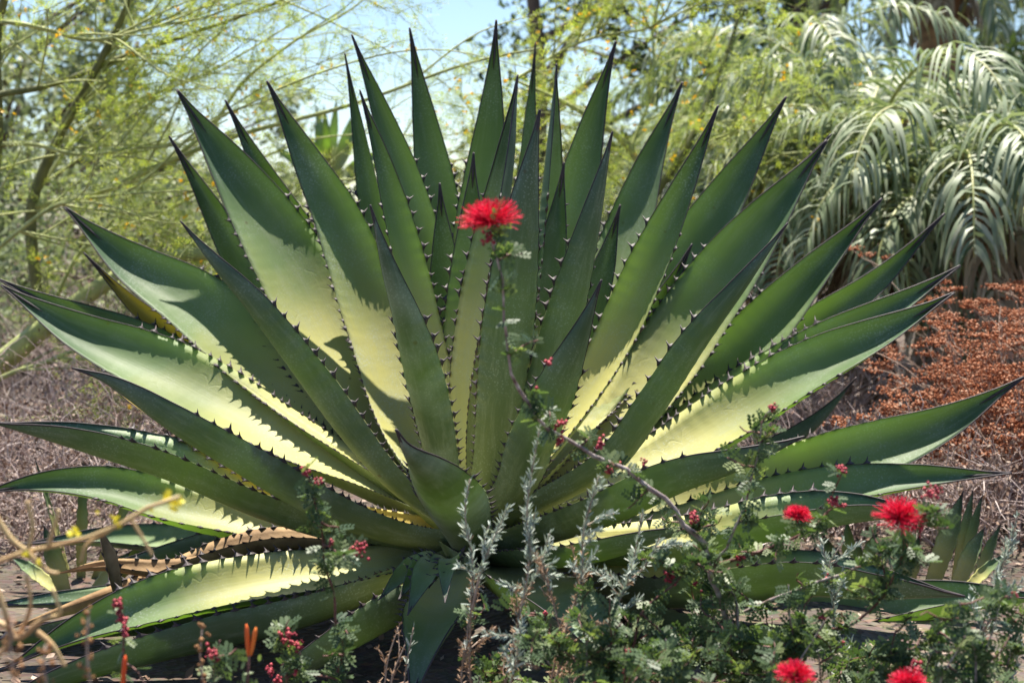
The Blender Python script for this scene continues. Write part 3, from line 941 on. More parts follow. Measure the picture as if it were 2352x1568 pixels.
rg2 = np.random.default_rng(5)
GT = 'trees standing far behind the palo verde'
far_tree('grey_green_tree', 'soft grey green tree rising behind the left palo verde limb', stand(-40, 17), 6.0, ball_clumps(rg2, 22, 2.6, 1.2, 5.0, .6, 1.1), 'far_leaf', 31, .13, 420)
far_tree('grey_green_tree', 'low grey green tree behind feathery palo verde twigs next to open sky', stand(330, 21), 3.6, ball_clumps(rg2, 18, 2.4, 0.4, 3.0, .5, .9), 'far_leaf', 32, .13, 380)
far_tree('dark_tree', 'tall dark tree with brown trunk above the central agave tips', stand(1215, 15), 6.0,
         [(0.7, 0, 3.4, .7), (1.4, 0, 3.9, .8), (2.1, .3, 3.3, .8), (2.7, 0, 4.1, .9), (1.2, .3, 2.5, .7), (2.2, 0, 2.4, .8), (.1, 0, 4.6, .7), (3.2, .4, 3.0, .9), (-.25, 0, 1.9, .6), (.5, 0, 1.5, .8), (1.5, 0, 1.3, .8), (-.6, .2, 1.2, .5), (3.0, 0, 1.5, .9)], 'dark_leaf', 33, .11, 420, .13)
far_tree('dark_tree', 'dark broad tree behind the grey palms', stand(1800, 15), 6.0,
         ball_clumps(rg2, 26, 3.2, .6, 5.4, .6, 1.0), 'dark_leaf', 34, .11, 420, .16)
far_tree('low_green_shrub', 'low yellowish shrub filling in behind the upright agave leaves', stand(1000, 11), 1.5,
         ball_clumps(rg2, 16, 2.0, .2, 1.15, .3, .5, .5), 'far_leaf', 35, .07, 420, .05)


for i_, (px_, d_, h_, w_, lab_) in enumerate(((-60, 9.5, 1.5, 1.3, 'grey green bush behind the dark crooked palo verde limb'), (170, 10.5, 1.7, 1.3, 'soft green bush under the feathery twigs beside the crooked limb'),
                                             (400, 9.0, 1.0, 1.1, 'low green bush behind the left agave tips'), (620, 10.0, .85, 1.1, 'low bush below the far pale agave'), (60, 14.0, 2.1, 2.0, 'broad grey green bush farthest behind the palo verde'), (500, 15.0, 1.5, 2.0, 'pale bush on the horizon below the open sky'))):
    far_tree('green_bush', lab_, stand(px_, d_), h_, ball_clumps(rg2, 18, w_, .12, h_ * .85, .22, .42, .5), 'far_leaf', 140 + i_, .055, 420, .04)


def conifer(label, base, H, mat, seed, width=.9, gap=0.2):
    rg = np.random.default_rng(seed)
    t = thing('conifer_tree', label, 'tree', base)
    base = np.asarray(base, float)
    b = Buf()
    b.tube([base - [0, 0, .1], base + [0, 0, H * .5], base + [0.05, 0, H]], [.2, .12, .02], 7)
    q, r = [], []
    z = H * .12
    while z < H * .98:
        rr = width * (1 - z / H) ** .7 + .12
        for k in range(rg.integers(2, 4)):
            a = rg.uniform(0, 6.28)
            L = rr * rg.uniform(.6, 1.15)
            st = base + [0, 0, z]
            en = st + [math.cos(a) * L, math.sin(a) * L, rg.uniform(-.05, .25) * L]
            b.tube([st, (st + en) / 2 + [0, 0, .03], en], [.03, .018, .006], 4)
            n = int(200 * L / width)
            u = rg.uniform(.25, 1, (n, 1))
            p = st * (1 - u) + en * u + rg.normal(0, .10, (n, 3)) * [1, 1, .8]
            d = norm((en - st) * .6 + rg.normal(0, .5, (n, 3)))
            e = norm(np.cross(d, rg.normal(0, 1, (n, 3))))
            l = rg.uniform(.06, .14, (n, 1))
            q.append(np.stack([p - d * l * .5, p + e * l * .12, p + d * l * .5, p - e * l * .12], 1))
            r.append(np.clip(rg.normal(.4, .25, n), 0, 1))
        z += rg.uniform(gap * .6, gap * 1.4)
    b.build('trunk', M['trunk'], t, smooth=True)
    f = Buf()
    f.quads(np.concatenate(q), np.concatenate(r))
    f.build('crown', M[mat], t, kind='stuff')


conifer('dark tall conifer against the pale sky right of the palm crowns', stand(2250, 19), 6.2, 'dark_leaf', 41, 1.2, .3)
conifer('slim dark conifer beside the tall conifer behind the palms', stand(2335, 22), 4.0, 'dark_leaf', 42, 1.0, .3)


# ------------------------------------------------------------------ palms
def palm(label, base, crown, fronds, seed, trunk_r=.16):
    rg = np.random.default_rng(seed)
    t = thing('palm', label, 'palm', base)
    base, crown = np.asarray(base, float), np.asarray(crown, float)
    b = Buf()
    n = 26
    P = spline([base - [0, 0, .05], (base + crown) / 2 + [.03, 0, 0], crown], n)
    b.tube(P, trunk_r * (1 + .10 * np.sin(np.arange(n) * 2.1)), 12)
    tr = b.build('trunk', M['palm_trunk'], t, smooth=True)
    # old leaf bases round the trunk top, each a flat tapering boot
    for k in range(16):
        a = k * 2.4
        h = rg.uniform(-.55, -.05)
        o = np.array([math.cos(a), math.sin(a), 0])
        s = np.array([-math.sin(a), math.cos(a), 0])
        p0 = crown + [0, 0, h] + o * trunk_r * .8
        p1 = p0 + o * .10 + np.array([0, 0, .20])
        p2 = p0 + o * .20 + np.array([0, 0, .34])
        v = []
        for p, w_ in ((p0, .07), (p1, .045), (p2, .02)):
            v += [p - s * w_, p + s * w_, p + s * w_ + o * .022, p - s * w_ + o * .022]
        f = [[i + j, i + (j + 1) % 4, i + 4 + (j + 1) % 4, i + 4 + j] for i in (0, 4) for j in range(4)] + [[3, 2, 1, 0], [8, 9, 10, 11]]
        bb = Buf()
        bb.add(v, [np.array(f)])
        bb.build('leaf_base', M['palm_trunk' if k % 3 else 'palm_rib'], t)
    for (az, el, L, dry) in fronds:
        a = R(az)
        o = np.array([math.cos(a), math.sin(a), 0])
        P = [crown + o * trunk_r * .5 + np.array([0, 0, .05])]
        e = R(el)
        m = 26
        for i in range(m):
            P.append(P[-1] + (o * math.cos(e) + np.array([0, 0, 1]) * math.sin(e)) * L / m)
            e -= R(rg.uniform(2.6, 4.4)) * (1.0 + .05 * i) * (1 if e > -1.1 else .1)
        P = np.array(P)
        bb = Buf()
        bb.tube(P, np.linspace(.013, .003, len(P)), 5)
        rib = bb.build('frond', M['palm_rib' if not dry else 'palm_trunk'], t, smooth=True)
        tg = norm(np.gradient(P, axis=0))
        sd = norm(np.cross(tg, [0, 0, 1.0]))
        upv = np.cross(sd, tg)
        nl = 44
        lb = Buf()
        for i in range(nl):
            u = .16 + .84 * i / nl
            x = u * (len(P) - 1)
            j = min(int(x), len(P) - 2)
            p = P[j] * (1 - (x - j)) + P[j + 1] * (x - j)
            for sg in (-1, 1):
                ll = (.34 * math.sin(math.pi * (0.12 + .80 * u)) + .06) * rg.uniform(.85, 1.15) * L / 1.35
                d = norm(sd[j] * sg * .75 + tg[j] * .65 + upv[j] * rg.uniform(.0, .55) + rg.normal(0, .14, 3))
                w_ = .0085 * rg.uniform(.8, 1.2)
                q = [p]
                g_ = rg.uniform(.75, 1.5) if not dry else 1.8
                for s_ in range(5):
                    q.append(q[-1] + d * ll / 5)
                    d = norm(d + np.array([0, 0, -g_ * .55]))
                q = np.array(q)
                wv = norm(np.cross(norm(np.gradient(q, axis=0)), sd[j] * .3 + upv[j] + rg.normal(0, .15, 3)))
                ws = (w_ * np.array([.6, 1, 1, .9, .6, .1]))[:, None]
                va = np.concatenate([q - wv * ws, q + wv * ws])
                k = np.arange(5)
                if rg.uniform() < .08:
                    continue
                lb.add(va, [np.stack([k, k + 1, k + 7, k + 6], 1)], np.clip(rg.normal(.45, .33), 0, 1))
        lo = lb.build('leaflets', M['palm_leaf' if not dry else 'dry_palm'], rib, kind='stuff')
        lo.matrix_parent_inverse = Matrix.Identity(4)
    return t


def fan(rg, n, el0, el1, L0, L1, dry=0):
    return [(k * 137.5 + rg.uniform(-12, 12), rg.uniform(el0, el1), rg.uniform(L0, L1), dry) for k in range(n)]


rp = np.random.default_rng(77)
pa = at(1980, 380, 7.6)
palm('grey green feather palm with orange brown trunk, taller of the two', stand(1990, 7.6), pa, fan(rp, 26, 5, 82, 1.25, 1.7) + fan(rp, 10, -40, 0, .9, 1.2, 1), 51)
pb = at(2190, 520, 6.9)
palm('low grey green feather palm with drooping fronds above the rust-red buckwheat', stand(2190, 6.9), pb, fan(rp, 30, 0, 80, 1.1, 1.6) + fan(rp, 14, -45, 5, .9, 1.2, 1), 52)
pc = at(2150, -110, 10.5)
palm('tall palm with brown trunk and sparse fronds near the conifer', stand(2150, 10.5), pc, fan(rp, 12, 0, 60, 1.0, 1.4) + fan(rp, 9, -65, -25, .5, .75, 1), 53, .15)
pd = at(1760, 330, 9.0)
palm('grey green palm half hidden behind the second palo verde', stand(1760, 9.0), pd, fan(rp, 24, 5, 85, 1.2, 1.7), 54)


# ------------------------------------------------------------------ a far agave against the sky
fa = stand(745, 10.5)
far_ag = thing('far_agave', 'far pale agave standing against the sky behind the palo verde twigs', 'agave', fa)
fc = at(752, 440, 10.5)
bq = Buf()
bq.tube([fa - [0, 0, .05], fc], [.10, .09], 8)
bq.build('stem', M['trunk'], far_ag, smooth=True)
for k in range(17):
    a = k * 2.4
    e = R(rng.uniform(20, 85))
    L = rng.uniform(.5, .75)
    small_leaf(far_ag, fc, fc + L * np.array([math.cos(a) * math.cos(e), math.sin(a) * math.cos(e), math.sin(e)]), .085, 20, bend=.05, teeth=False, spine=False, bloom=.5)


# ------------------------------------------------------------------ rust-red buckwheat
OCT = np.array([[1, 0, 0], [-1, 0, 0], [0, 1, 0], [0, -1, 0], [0, 0, 1], [0, 0, -1]], float)
OCF = np.array([[0, 2, 4], [2, 1, 4], [1, 3, 4], [3, 0, 4], [2, 0, 5], [1, 2, 5], [3, 1, 5], [0, 3, 5]])


def eye(n):
    return np.repeat(np.eye(3)[None], n, 0)


def buckwheat(label, base, n_stem, spread, height, seed, mat='rust', head=.05):
    rg = np.random.default_rng(seed)
    t = thing('buckwheat', label, 'shrub', base, None)
    base = np.asarray(base, float)
    st, hd = Buf(), Buf()
    for k in range(n_stem):
        d = norm(np.array([rg.normal(0, spread), rg.normal(0, spread * .8), 1.0]))
        L = height * rg.uniform(.55, 1.1)
        P = branch(base + rg.normal(0, .04, 3) * [1, 1, 0], d, L, 12, sag=rg.uniform(-.05, .25), rg=rg)
        st.tube(P, np.linspace(.0035, .0016, 12), 4, cap=False)
        for m in range(rg.integers(3, 6)):
            j = rg.integers(6, 12)
            dd = norm(d + rg.normal(0, .55, 3))
            l2 = rg.uniform(.06, .20) * height
            Q = branch(P[j], dd, l2, 5, rg=rg)
            st.tube(Q, np.linspace(.0018, .001, 5), 3, cap=False)
            for h in range(rg.integers(2, 4)):
                c = Q[-1] + rg.normal(0, .03, 3) * [1, 1, .25]
                st.tube([Q[-2], c], [.001, .0008], 3, cap=False)
                n = rg.integers(16, 34)
                p = c + np.stack([rg.normal(0, head * .38, n), rg.normal(0, head * .38, n), rg.uniform(0, .016, n)], 1)
                hd.inst(OCT, [OCF], eye(n), p, rg.uniform(.0028, .0060, n), np.clip(rg.normal(.5, .28, n), 0, 1))
    st.build('stems', M['dry_stem'], t, kind='stuff')
    hd.build('flower_heads', M[mat], t, kind='stuff')


def st2(px, d):
    return stand(px, d)


buckwheat('rust-red buckwheat shrub behind the broad toothed agave leaf', st2(2340, 4.9), 40, .52, .74, 61)
buckwheat('tall rust-red buckwheat under the drooping palm fronds', st2(2370, 5.5), 34, .45, .95, 62)
buckwheat('small rust-red buckwheat beside the young upright agave', st2(2230, 4.7), 32, .55, .50, 63)
buckwheat('rust-red buckwheat at the path beyond the young agave', st2(2440, 4.4), 32, .6, .6, 64)


# ------------------------------------------------------------------ dry shrubs on the left, leaf litter
def dry_shrub(label, base, R0, H, n, seed):
    rg = np.random.default_rng(seed)
    t = thing('dry_shrub', label, 'shrub', base)
    base = np.asarray(base, float)
    b = Buf()
    q, r = [], []
    for k in range(n):
        a = rg.uniform(0, 6.28)
        d = norm([math.cos(a) * rg.uniform(.3, 1), math.sin(a) * rg.uniform(.3, 1), rg.uniform(.25, 1.2)])
        L = rg.uniform(.5, 1) * math.hypot(R0, H)
        P = branch(base + rg.normal(0, R0 * .25, 3) * [1, 1, 0], d, L, 8, sag=rg.uniform(-.1, .4), wig=.10, rg=rg)
        b.tube(P, np.linspace(.004, .001, 8), 3, rg.uniform(), cap=False)
        for m in range(4):
            j = rg.integers(2, 8)
            Q = branch(P[j], norm(d + rg.normal(0, .8, 3)), L * .35, 5, wig=.15, rg=rg)
            b.tube(Q, np.linspace(.0018, .0007, 5), 3, rg.uniform(), cap=False)
            nl = 9
            p = Q[rg.integers(1, 5, nl)] + rg.normal(0, .02, (nl, 3))
            dd = norm(rg.normal(0, 1, (nl, 3)))
            e = norm(np.cross(dd, rg.normal(0, 1, (nl, 3))))
            l = rg.uniform(.008, .022, (nl, 1))
            q.append(np.stack([p - dd * l * .5, p + e * l * .25, p + dd * l * .5, p - e * l * .25], 1))
            r.append(rg.uniform(0, 1, nl))
    b.build('twigs', M['twig'], t, kind='stuff')
    f = Buf()
    f.quads(np.concatenate(q), np.concatenate(r))
    f.build('dry_leaves', M['litter'], t, kind='stuff')


dry_shrub('dry grey brown twiggy shrub under the palo verde trunk', stand(60, 5.8), .55, .42, 95, 71)
dry_shrub('dry brown twig tangle beside the low left agave leaves', stand(330, 5.4), .55, .36, 95, 72)
dry_shrub('dry tangle of mauve brown twigs behind the leftmost toothed leaves', stand(-60, 5.0), .5, .34, 85, 73)
dry_shrub('dry leafless shrub beyond the yellowed agave leaf', stand(480, 7.0), .7, .55, 150, 74)
dry_shrub('dry tangle at the back under the feathery palo verde twigs', stand(200, 8.2), .9, .6, 160, 75)
dry_shrub('low dry tangle behind the young agave of thin upright leaves', stand(1950, 4.5), .5, .22, 90, 77)
dry_shrub('low dry tangle below the rust-red buckwheat stems', stand(2280, 4.25), .45, .2, 90, 78)
dry_shrub('dry tangle on the soil beside the pale narrow young agave', stand(120, 4.5), .5, .2, 90, 79)
dry_shrub('dark dry shrub below the taller palm trunk', stand(1900, 6.3), .5, .6, 120, 76)

n = 20000
x = rng.uniform(-4.5, 4.5, n)
y = rng.uniform(-2.2, 7.5, n)
p = np.stack([x, y, gz(x, y) + rng.uniform(.002, .012, n)], 1)
d = norm(np.stack([rng.normal(0, 1, n), rng.normal(0, 1, n), rng.normal(0, .25, n)], 1))
e = norm(np.cross(d, [0, 0, 1.0]) + np.stack([0 * x, 0 * x, rng.normal(0, .3, n)], 1))
l = rng.uniform(.012, .05, (n, 1))
f = Buf()
f.quads(np.stack([p - d * l * .5, p + e * l * .22, p + d * l * .5, p - e * l * .22], 1), rng.uniform(0, 1, n))
lt = f.build('leaf_litter', M['litter'], None, kind='stuff')
lt['label'] = 'fallen dry leaves and bits of bark lying on the soil'
lt['category'] = 'leaf litter'

# ------------------------------------------------------------------ foreground plants
M['fd_bark'] = bark_mat('fairy_duster_bark', (0.13, 0.07, 0.065), (0.48, 0.41, 0.40), 70, 0.6)
M['fd_red_bark'] = bark_mat('young_red_twig', (0.08, 0.025, 0.022), (0.17, 0.07, 0.055), 90, 0.6)
M['fd_leaf'] = foliage_mat('fairy_duster_leaf', [(0, (0.035, 0.065, 0.035)), (0.6, (0.10, 0.145, 0.07)), (1, (0.25, 0.29, 0.14))], 0.32, (1.4, 1.6, 0.6), rough=0.45)
M['fd_red'] = foliage_mat('red_stamen', [(0, (0.55, 0.008, 0.05)), (0.6, (0.84, 0.03, 0.12)), (1, (0.90, 0.16, 0.27))], 0.45, (1.2, 1.0, 1.0), rough=0.5)
M['fd_bud'] = foliage_mat('red_bud', [(0, (0.14, 0.008, 0.02)), (0.6, (0.32, 0.02, 0.045)), (1, (0.50, 0.09, 0.10))], 0.0, rough=0.5)
M['silver'] = foliage_mat('silver_leaf', [(0, (0.17, 0.22, 0.19)), (0.5, (0.34, 0.39, 0.35)), (1, (0.58, 0.61, 0.56))], 0.18, (1.1, 1.2, 0.9), rough=0.6)
M['tan_leaf'] = foliage_mat('dried_leaf', [(0, (0.20, 0.11, 0.065)), (1, (0.46, 0.32, 0.22))], 0.15, (1.1, 1.0, 0.8), rough=0.8)
M['tan_twig'] = bark_mat('tan_twig', (0.42, 0.25, 0.12), (0.58, 0.42, 0.20), 20, 0.6)
M['yellow'] = foliage_mat('yellow_petal', [(0, (0.62, 0.52, 0.02)), (1, (0.80, 0.72, 0.08))], 0.35, (1.1, 1.1, 0.7))
M['orange'] = foliage_mat('orange_flower_tube', [(0, (0.72, 0.10, 0.03)), (1, (0.80, 0.24, 0.05))], 0.2, (1.1, 0.9, 0.8), rough=0.4)
M['seed'] = foliage_mat('brown_seed_head', [(0, (0.17, 0.075, 0.03)), (1, (0.42, 0.22, 0.10))], 0.1, (1.1, 1.0, 0.8), rough=0.8)


def pinnate_template():
    """one twice-pinnate leaf, 1 unit long: two pairs of feathers with paired oblong leaflets"""
    v, f = [], []

    def leaflet(c, o, a, le, wd, lift):
        i = len(v)
        o = np.asarray(o)
        a = np.asarray(a)
        z = np.array([0, 0, lift])
        v.extend([c, c + o * le * .35 + a * wd + z, c + o * le * .85 + a * wd * .8 + z, c + o * le, c + o * le * .85 - a * wd * .8, c + o * le * .35 - a * wd])
        f.append([i, i + 1, i + 2, i + 3, i + 4, i + 5])

    for (bx, ang, L) in ((.08, 34, .85), (.08, -34, .85)):
        a = np.array([math.cos(R(ang)), math.sin(R(ang)), 0])
        s = np.array([-a[1], a[0], 0])
        for k in range(4):
            c = np.array([bx, 0, 0]) + a * L * (.18 + .82 * k / 3)
            for sg in (-1, 1):
                leaflet(c + [0, 0, -.04 * (k / 3) ** 2], norm(s * sg + a * .35), a, .36 * (1 - .2 * abs(k - 1.5) / 1.5), .115, .05)
    return np.array(v), [np.array(f)]


PV, PF = pinnate_template()


def stem_leaves(buf, P, n, rg, size=(.016, .027), lo=0.0, up=0.3):
    """twice-pinnate leaves along a stem"""
    u = rg.uniform(lo, 1, n)
    k = np.linspace(0, 1, len(P))
    p = np.stack([np.interp(u, k, P[:, c]) for c in range(3)], 1)
    x = norm(rg.normal(0, 1, (n, 3)) + [0, -.2, up])
    z = norm(rg.normal(0, .5, (n, 3)) + [0, -.25, 1])
    buf.inst(PV, PF, frames(x, z), p, rg.uniform(*size, n), np.clip(rg.normal(.5, .25, n), 0, 1))


def pompom(parent, c, r, up, seed, n=430):
    """flower head: a puff of fine red stamens on a small cluster of dark red cups"""
    rg = np.random.default_rng(seed)
    c, up = np.asarray(c, float), norm(up)
    fb = Buf()
    k = 14
    pc = c + rg.normal(0, r * .10, (k, 3))
    fb.inst(OCT, [OCF], eye(k), pc, rg.uniform(.0022, .0040, k), rg.uniform(0, 1, k))
    fl = fb.build('flower', M['fd_bud'], parent)
    sb = Buf()
    for i in range(n):
        d = norm(norm(rg.normal(0, 1, 3)) + up * .55)
        if np.dot(d, up) < -.05:
            d = d - up * 1.6 * np.dot(d, up)
        d = norm(d)
        L = r * rg.uniform(.70, 1.08) * (1 - .32 * max(0, np.dot(d, up)) ** 2)
        s = c + d * r * .08
        b = norm(d + rg.normal(0, .22, 3))
        P = np.array([s, s + d * L * .5, s + d * L * .5 + b * L * .5])
        sb.tube(P, [.00058, .00050, .00042], 3, rg.uniform(0, 1), cap=False)
    sb.build('stamens', M['fd_red'], fl, kind='stuff').matrix_parent_inverse = Matrix.Identity(4)


def bud_cluster(buf, c, r, n, rg):
    p = np.asarray(c) + rg.normal(0, r * .45, (n, 3))
    buf.inst(OCT, [OCF], eye(n), p, rg.uniform(.0018, .0036, n), rg.uniform(0, 1, n))


def fairy_duster(label, base, stems, flowers, buds, seed, leaf_per_m=95, side=2.4):
    rg = np.random.default_rng(seed)
    t = thing('fairy_duster_shrub', label, 'shrub', base)
    lf, tw, bd = Buf(), Buf(), Buf()
    for k, (pts, r0, r1, red) in enumerate(stems):
        P = spline(pts, 44)
        L = np.sum(np.linalg.norm(np.diff(P, axis=0), axis=1))
        P = P + .0035 * np.sin(np.linspace(0, 60 * L, 44) + k)[:, None] * np.array([1, .5, .6]) * np.sin(np.linspace(0, math.pi, 44))[:, None]
        b = Buf()
        b.tube(P, np.linspace(r0, r1, 44) * (1 + .12 * np.sin(np.arange(44) * 1.9)), 7)
        b.build('stem', M['fd_red_bark' if red else 'fd_bark'], t, smooth=True)
        sd_ = side * (.55 if k < 4 else 1.0)
        stem_leaves(lf, P, int(L * leaf_per_m * (.8 if k < 4 else 1)), rg, up=-.1)
        for m in range(int(L * 14 * sd_)):
            i = rg.integers(3, 44)
            d = norm(rg.normal(0, 1, 3) * [1, .7, .8] + [0, 0, .25])
            l2 = rg.uniform(.02, .05 if k < 4 else .08)
            Q = branch(P[i], d, l2, 6, wig=.12, rg=rg)
            tw.tube(Q, np.linspace(.0019, .0010, 6), 4, rg.uniform(), cap=False)
            stem_leaves(lf, Q, int(l2 * 110) + 2, rg)
            if rg.uniform() < .10:
                bud_cluster(bd, Q[-1], .004, rg.integers(3, 9), rg)
    for (c, r, n) in buds:
        bud_cluster(bd, c, r, n, rg)
    lf.build('leaves', M['fd_leaf'], t, kind='stuff')
    tw.build('twigs', M['fd_red_bark'], t, kind='stuff')
    if bd.n:
        bd.build('buds', M['fd_bud'], t, kind='stuff')
    for i, (c, r, up) in enumerate(flowers):
        pompom(t, c, r, up, seed * 10 + i)
    return t


def floor_pt(px, d):
    return stand(px, d)


gb = floor_pt(1760, 2.3)
A = [gb] + pl([(1758, 1640), (1720, 1500), (1660, 1400), (1640, 1330), (1610, 1240), (1570, 1200), (1510, 1130), (1450, 1090), (1380, 1050), (1300, 1012), (1250, 972), (1205, 920), (1175, 850), (1160, 760), (1155, 650), (1132, 565), (1126, 522)], 2.3, 1.95)
stems = [
    (A, .0068, .0013, False),
    ([gb + [.03, 0, 0]] + pl([(1690, 1400), (1640, 1300), (1671, 1255), (1707, 1165), (1739, 1053), (1751, 965), (1772, 941)], 2.25, 2.1), .0045, .0009, False),
    (pl([(1640, 1297), (1771, 1257), (1883, 1197), (1919, 1121), (1935, 1081)], 2.24, 2.1), .0030, .0009, True),
    (pl([(1680, 1417), (1811, 1361), (1903, 1329), (2011, 1281), (2091, 1221), (2119, 1181)], 2.3, 2.0), .0032, .0010, False),
    ([gb + [-.05, .02, 0]] + pl([(1630, 1640), (1627, 1529), (1636, 1441), (1632, 1301), (1600, 1200)], 2.35, 2.3), .0036, .0016, False),
    (pl([(1720, 1500), (1560, 1480), (1453, 1487), (1377, 1513), (1270, 1489), (1230, 1440)], 2.25, 2.05), .0034, .0010, False),
    (pl([(1720, 1520), (1850, 1460), (1960, 1430), (2040, 1350), (2075, 1250), (2066, 1195)], 2.2, 2.0), .0030, .0010, True),
    (pl([(1883, 1197), (1850, 1220), (1838, 1200), (1832, 1190)], 2.15, 2.1), .0015, .0009, True),
    (pl([(1453, 1487), (1480, 1400), (1560, 1330), (1590, 1270)], 2.15, 2.15), .0022, .0009, True),
]
rg3 = np.random.default_rng(99)
# many low twigs of the same shrub fill the bottom right
for k in range(48):
    x0 = rg3.uniform(1080, 2330)
    y1 = 1565 - 190 * rg3.uniform(0, 1) ** 1.5 - (50 if x0 > 1500 else 0) * rg3.uniform(0, 1)
    x1 = x0 + rg3.normal(0, 70)
    d_ = rg3.uniform(1.95, 2.45)
    stems.append((pl([(x0, 1720), ((x0 + x1) / 2 + rg3.normal(0, 25), (1700 + y1) / 2), (x1, y1)], d_, d_ - .05), .0026, .0008, bool(k % 2)))
FU = (-.1, -.15, 1)
flowers = [(at(1126, 512, 1.95), .043, (-.15, -.2, .95)), (at(1832, 1186, 2.10), .022, (.1, -.2, .9)), (at(2066, 1190, 2.0), .036, (0, -.5, .8)),
           (at(1826, 1552, 1.85), .026, (0, -.2, 1)), (at(2086, 1572, 1.85), .026, FU)]
stems.append((pl([(1830, 1740), (1828, 1640), (1826, 1560)], 1.86, 1.85), .0018, .001, True))
stems.append((pl([(2090, 1740), (2090, 1650), (2086, 1580)], 1.86, 1.85), .0018, .001, True))
buds = [(at(x, y, d_), r, n) for (x, y, d_, r, n) in (
    (1120, 548, 1.95, .008, 26), (1288, 975, 2.08, .010, 26), (1378, 1022, 2.1, .009, 22), (1592, 1186, 2.2, .010, 26), (1540, 1325, 2.15, .014, 34), (1775, 938, 2.1, .006, 14),
    (1285, 1012, 2.08, .007, 14), (1400, 1080, 2.1, .008, 18), (1700, 1280, 2.2, .008, 14), (1934, 1080, 2.1, .008, 20), (2140, 1130, 2.0, .014, 34), (2110, 1210, 2.0, .012, 30),
    (1915, 1150, 2.1, .010, 22), (2100, 1540, 1.86, .012, 34), (1260, 830, 2.0, .005, 10), (1480, 1060, 2.15, .006, 12), (1900, 1330, 2.2, .007, 14), (1440, 1500, 2.1, .008, 20))]
fairy_duster('tall fairy duster shrub with red powder puff flowers arching across the agave', gb, stems, flowers, buds, 81)

g2 = floor_pt(790, 2.15)
stems = [([g2] + pl([(782, 1640), (776, 1560), (785, 1480), (775, 1420), (755, 1330), (742, 1250), (728, 1170), (712, 1110), (701, 1078)], 2.15, 2.05), .0034, .0012, True),
         (pl([(776, 1560), (700, 1540), (660, 1490), (640, 1455)], 2.12, 2.05), .0018, .0008, True),
         (pl([(742, 1250), (770, 1262), (800, 1268), (822, 1260)], 2.07, 2.03), .0014, .0008, True),
         (pl([(640, 1700), (650, 1600), (665, 1540), (690, 1500)], 2.1, 2.05), .0018, .0008, True)]
buds = [(at(x, y, d_), r, n) for (x, y, d_, r, n) in ((701, 1082, 2.05, .006, 16), (728, 1105, 2.05, .006, 12), (822, 1262, 2.03, .012, 34), (762, 1245, 2.06, .005, 10), (660, 1468, 2.05, .013, 34), (685, 1480, 2.05, .008, 18), (620, 1540, 2.1, .008, 18), (640, 1560, 2.1, .01, 20))]
fairy_duster('upright fairy duster stem with red buds before the low toothed agave leaf', g2, stems, [], buds, 82, leaf_per_m=150, side=2.0)

g3 = floor_pt(280, 1.9)
stems = [([g3] + pl([(285, 1640), (284, 1560), (286, 1480), (280, 1420), (274, 1378)], 1.9, 1.88), .0030, .0016, True),
         (pl([(286, 1520), (330, 1560), (370, 1590)], 1.9, 1.86), .0016, .0008, True)]
buds = [(at(272, 1388, 1.88), .009, 30), (at(280, 1420, 1.88), .008, 24), (at(286, 1450, 1.88), .007, 20)]
fairy_duster('short fairy duster stem with dark red tip between tan twigs and orange tube', g3, stems, [], buds, 83, leaf_per_m=95, side=1.2)

g4 = floor_pt(490, 1.9)
stems = [([g4] + pl([(488, 1660), (490, 1560), (498, 1500), (505, 1470)], 1.9, 1.88), .0024, .0012, True)]
fairy_duster('small fairy duster stem beside a brown seed head', g4, stems, [], [(at(492, 1500, 1.88), .010, 26)], 84, leaf_per_m=110, side=1.6)

# ------------------------------------------------------------------ silver shrubs
NL = np.array([[0, 0, 0], [.3, .085, .03], [.75, .08, .03], [1, 0, 0], [.75, -.08, .03], [.3, -.085, .03], [.5, 0, -.03]])
NF = [np.array([[0, 1, 6], [1, 2, 6], [2, 3, 6], [3, 4, 6], [4, 5, 6], [5, 0, 6]])]


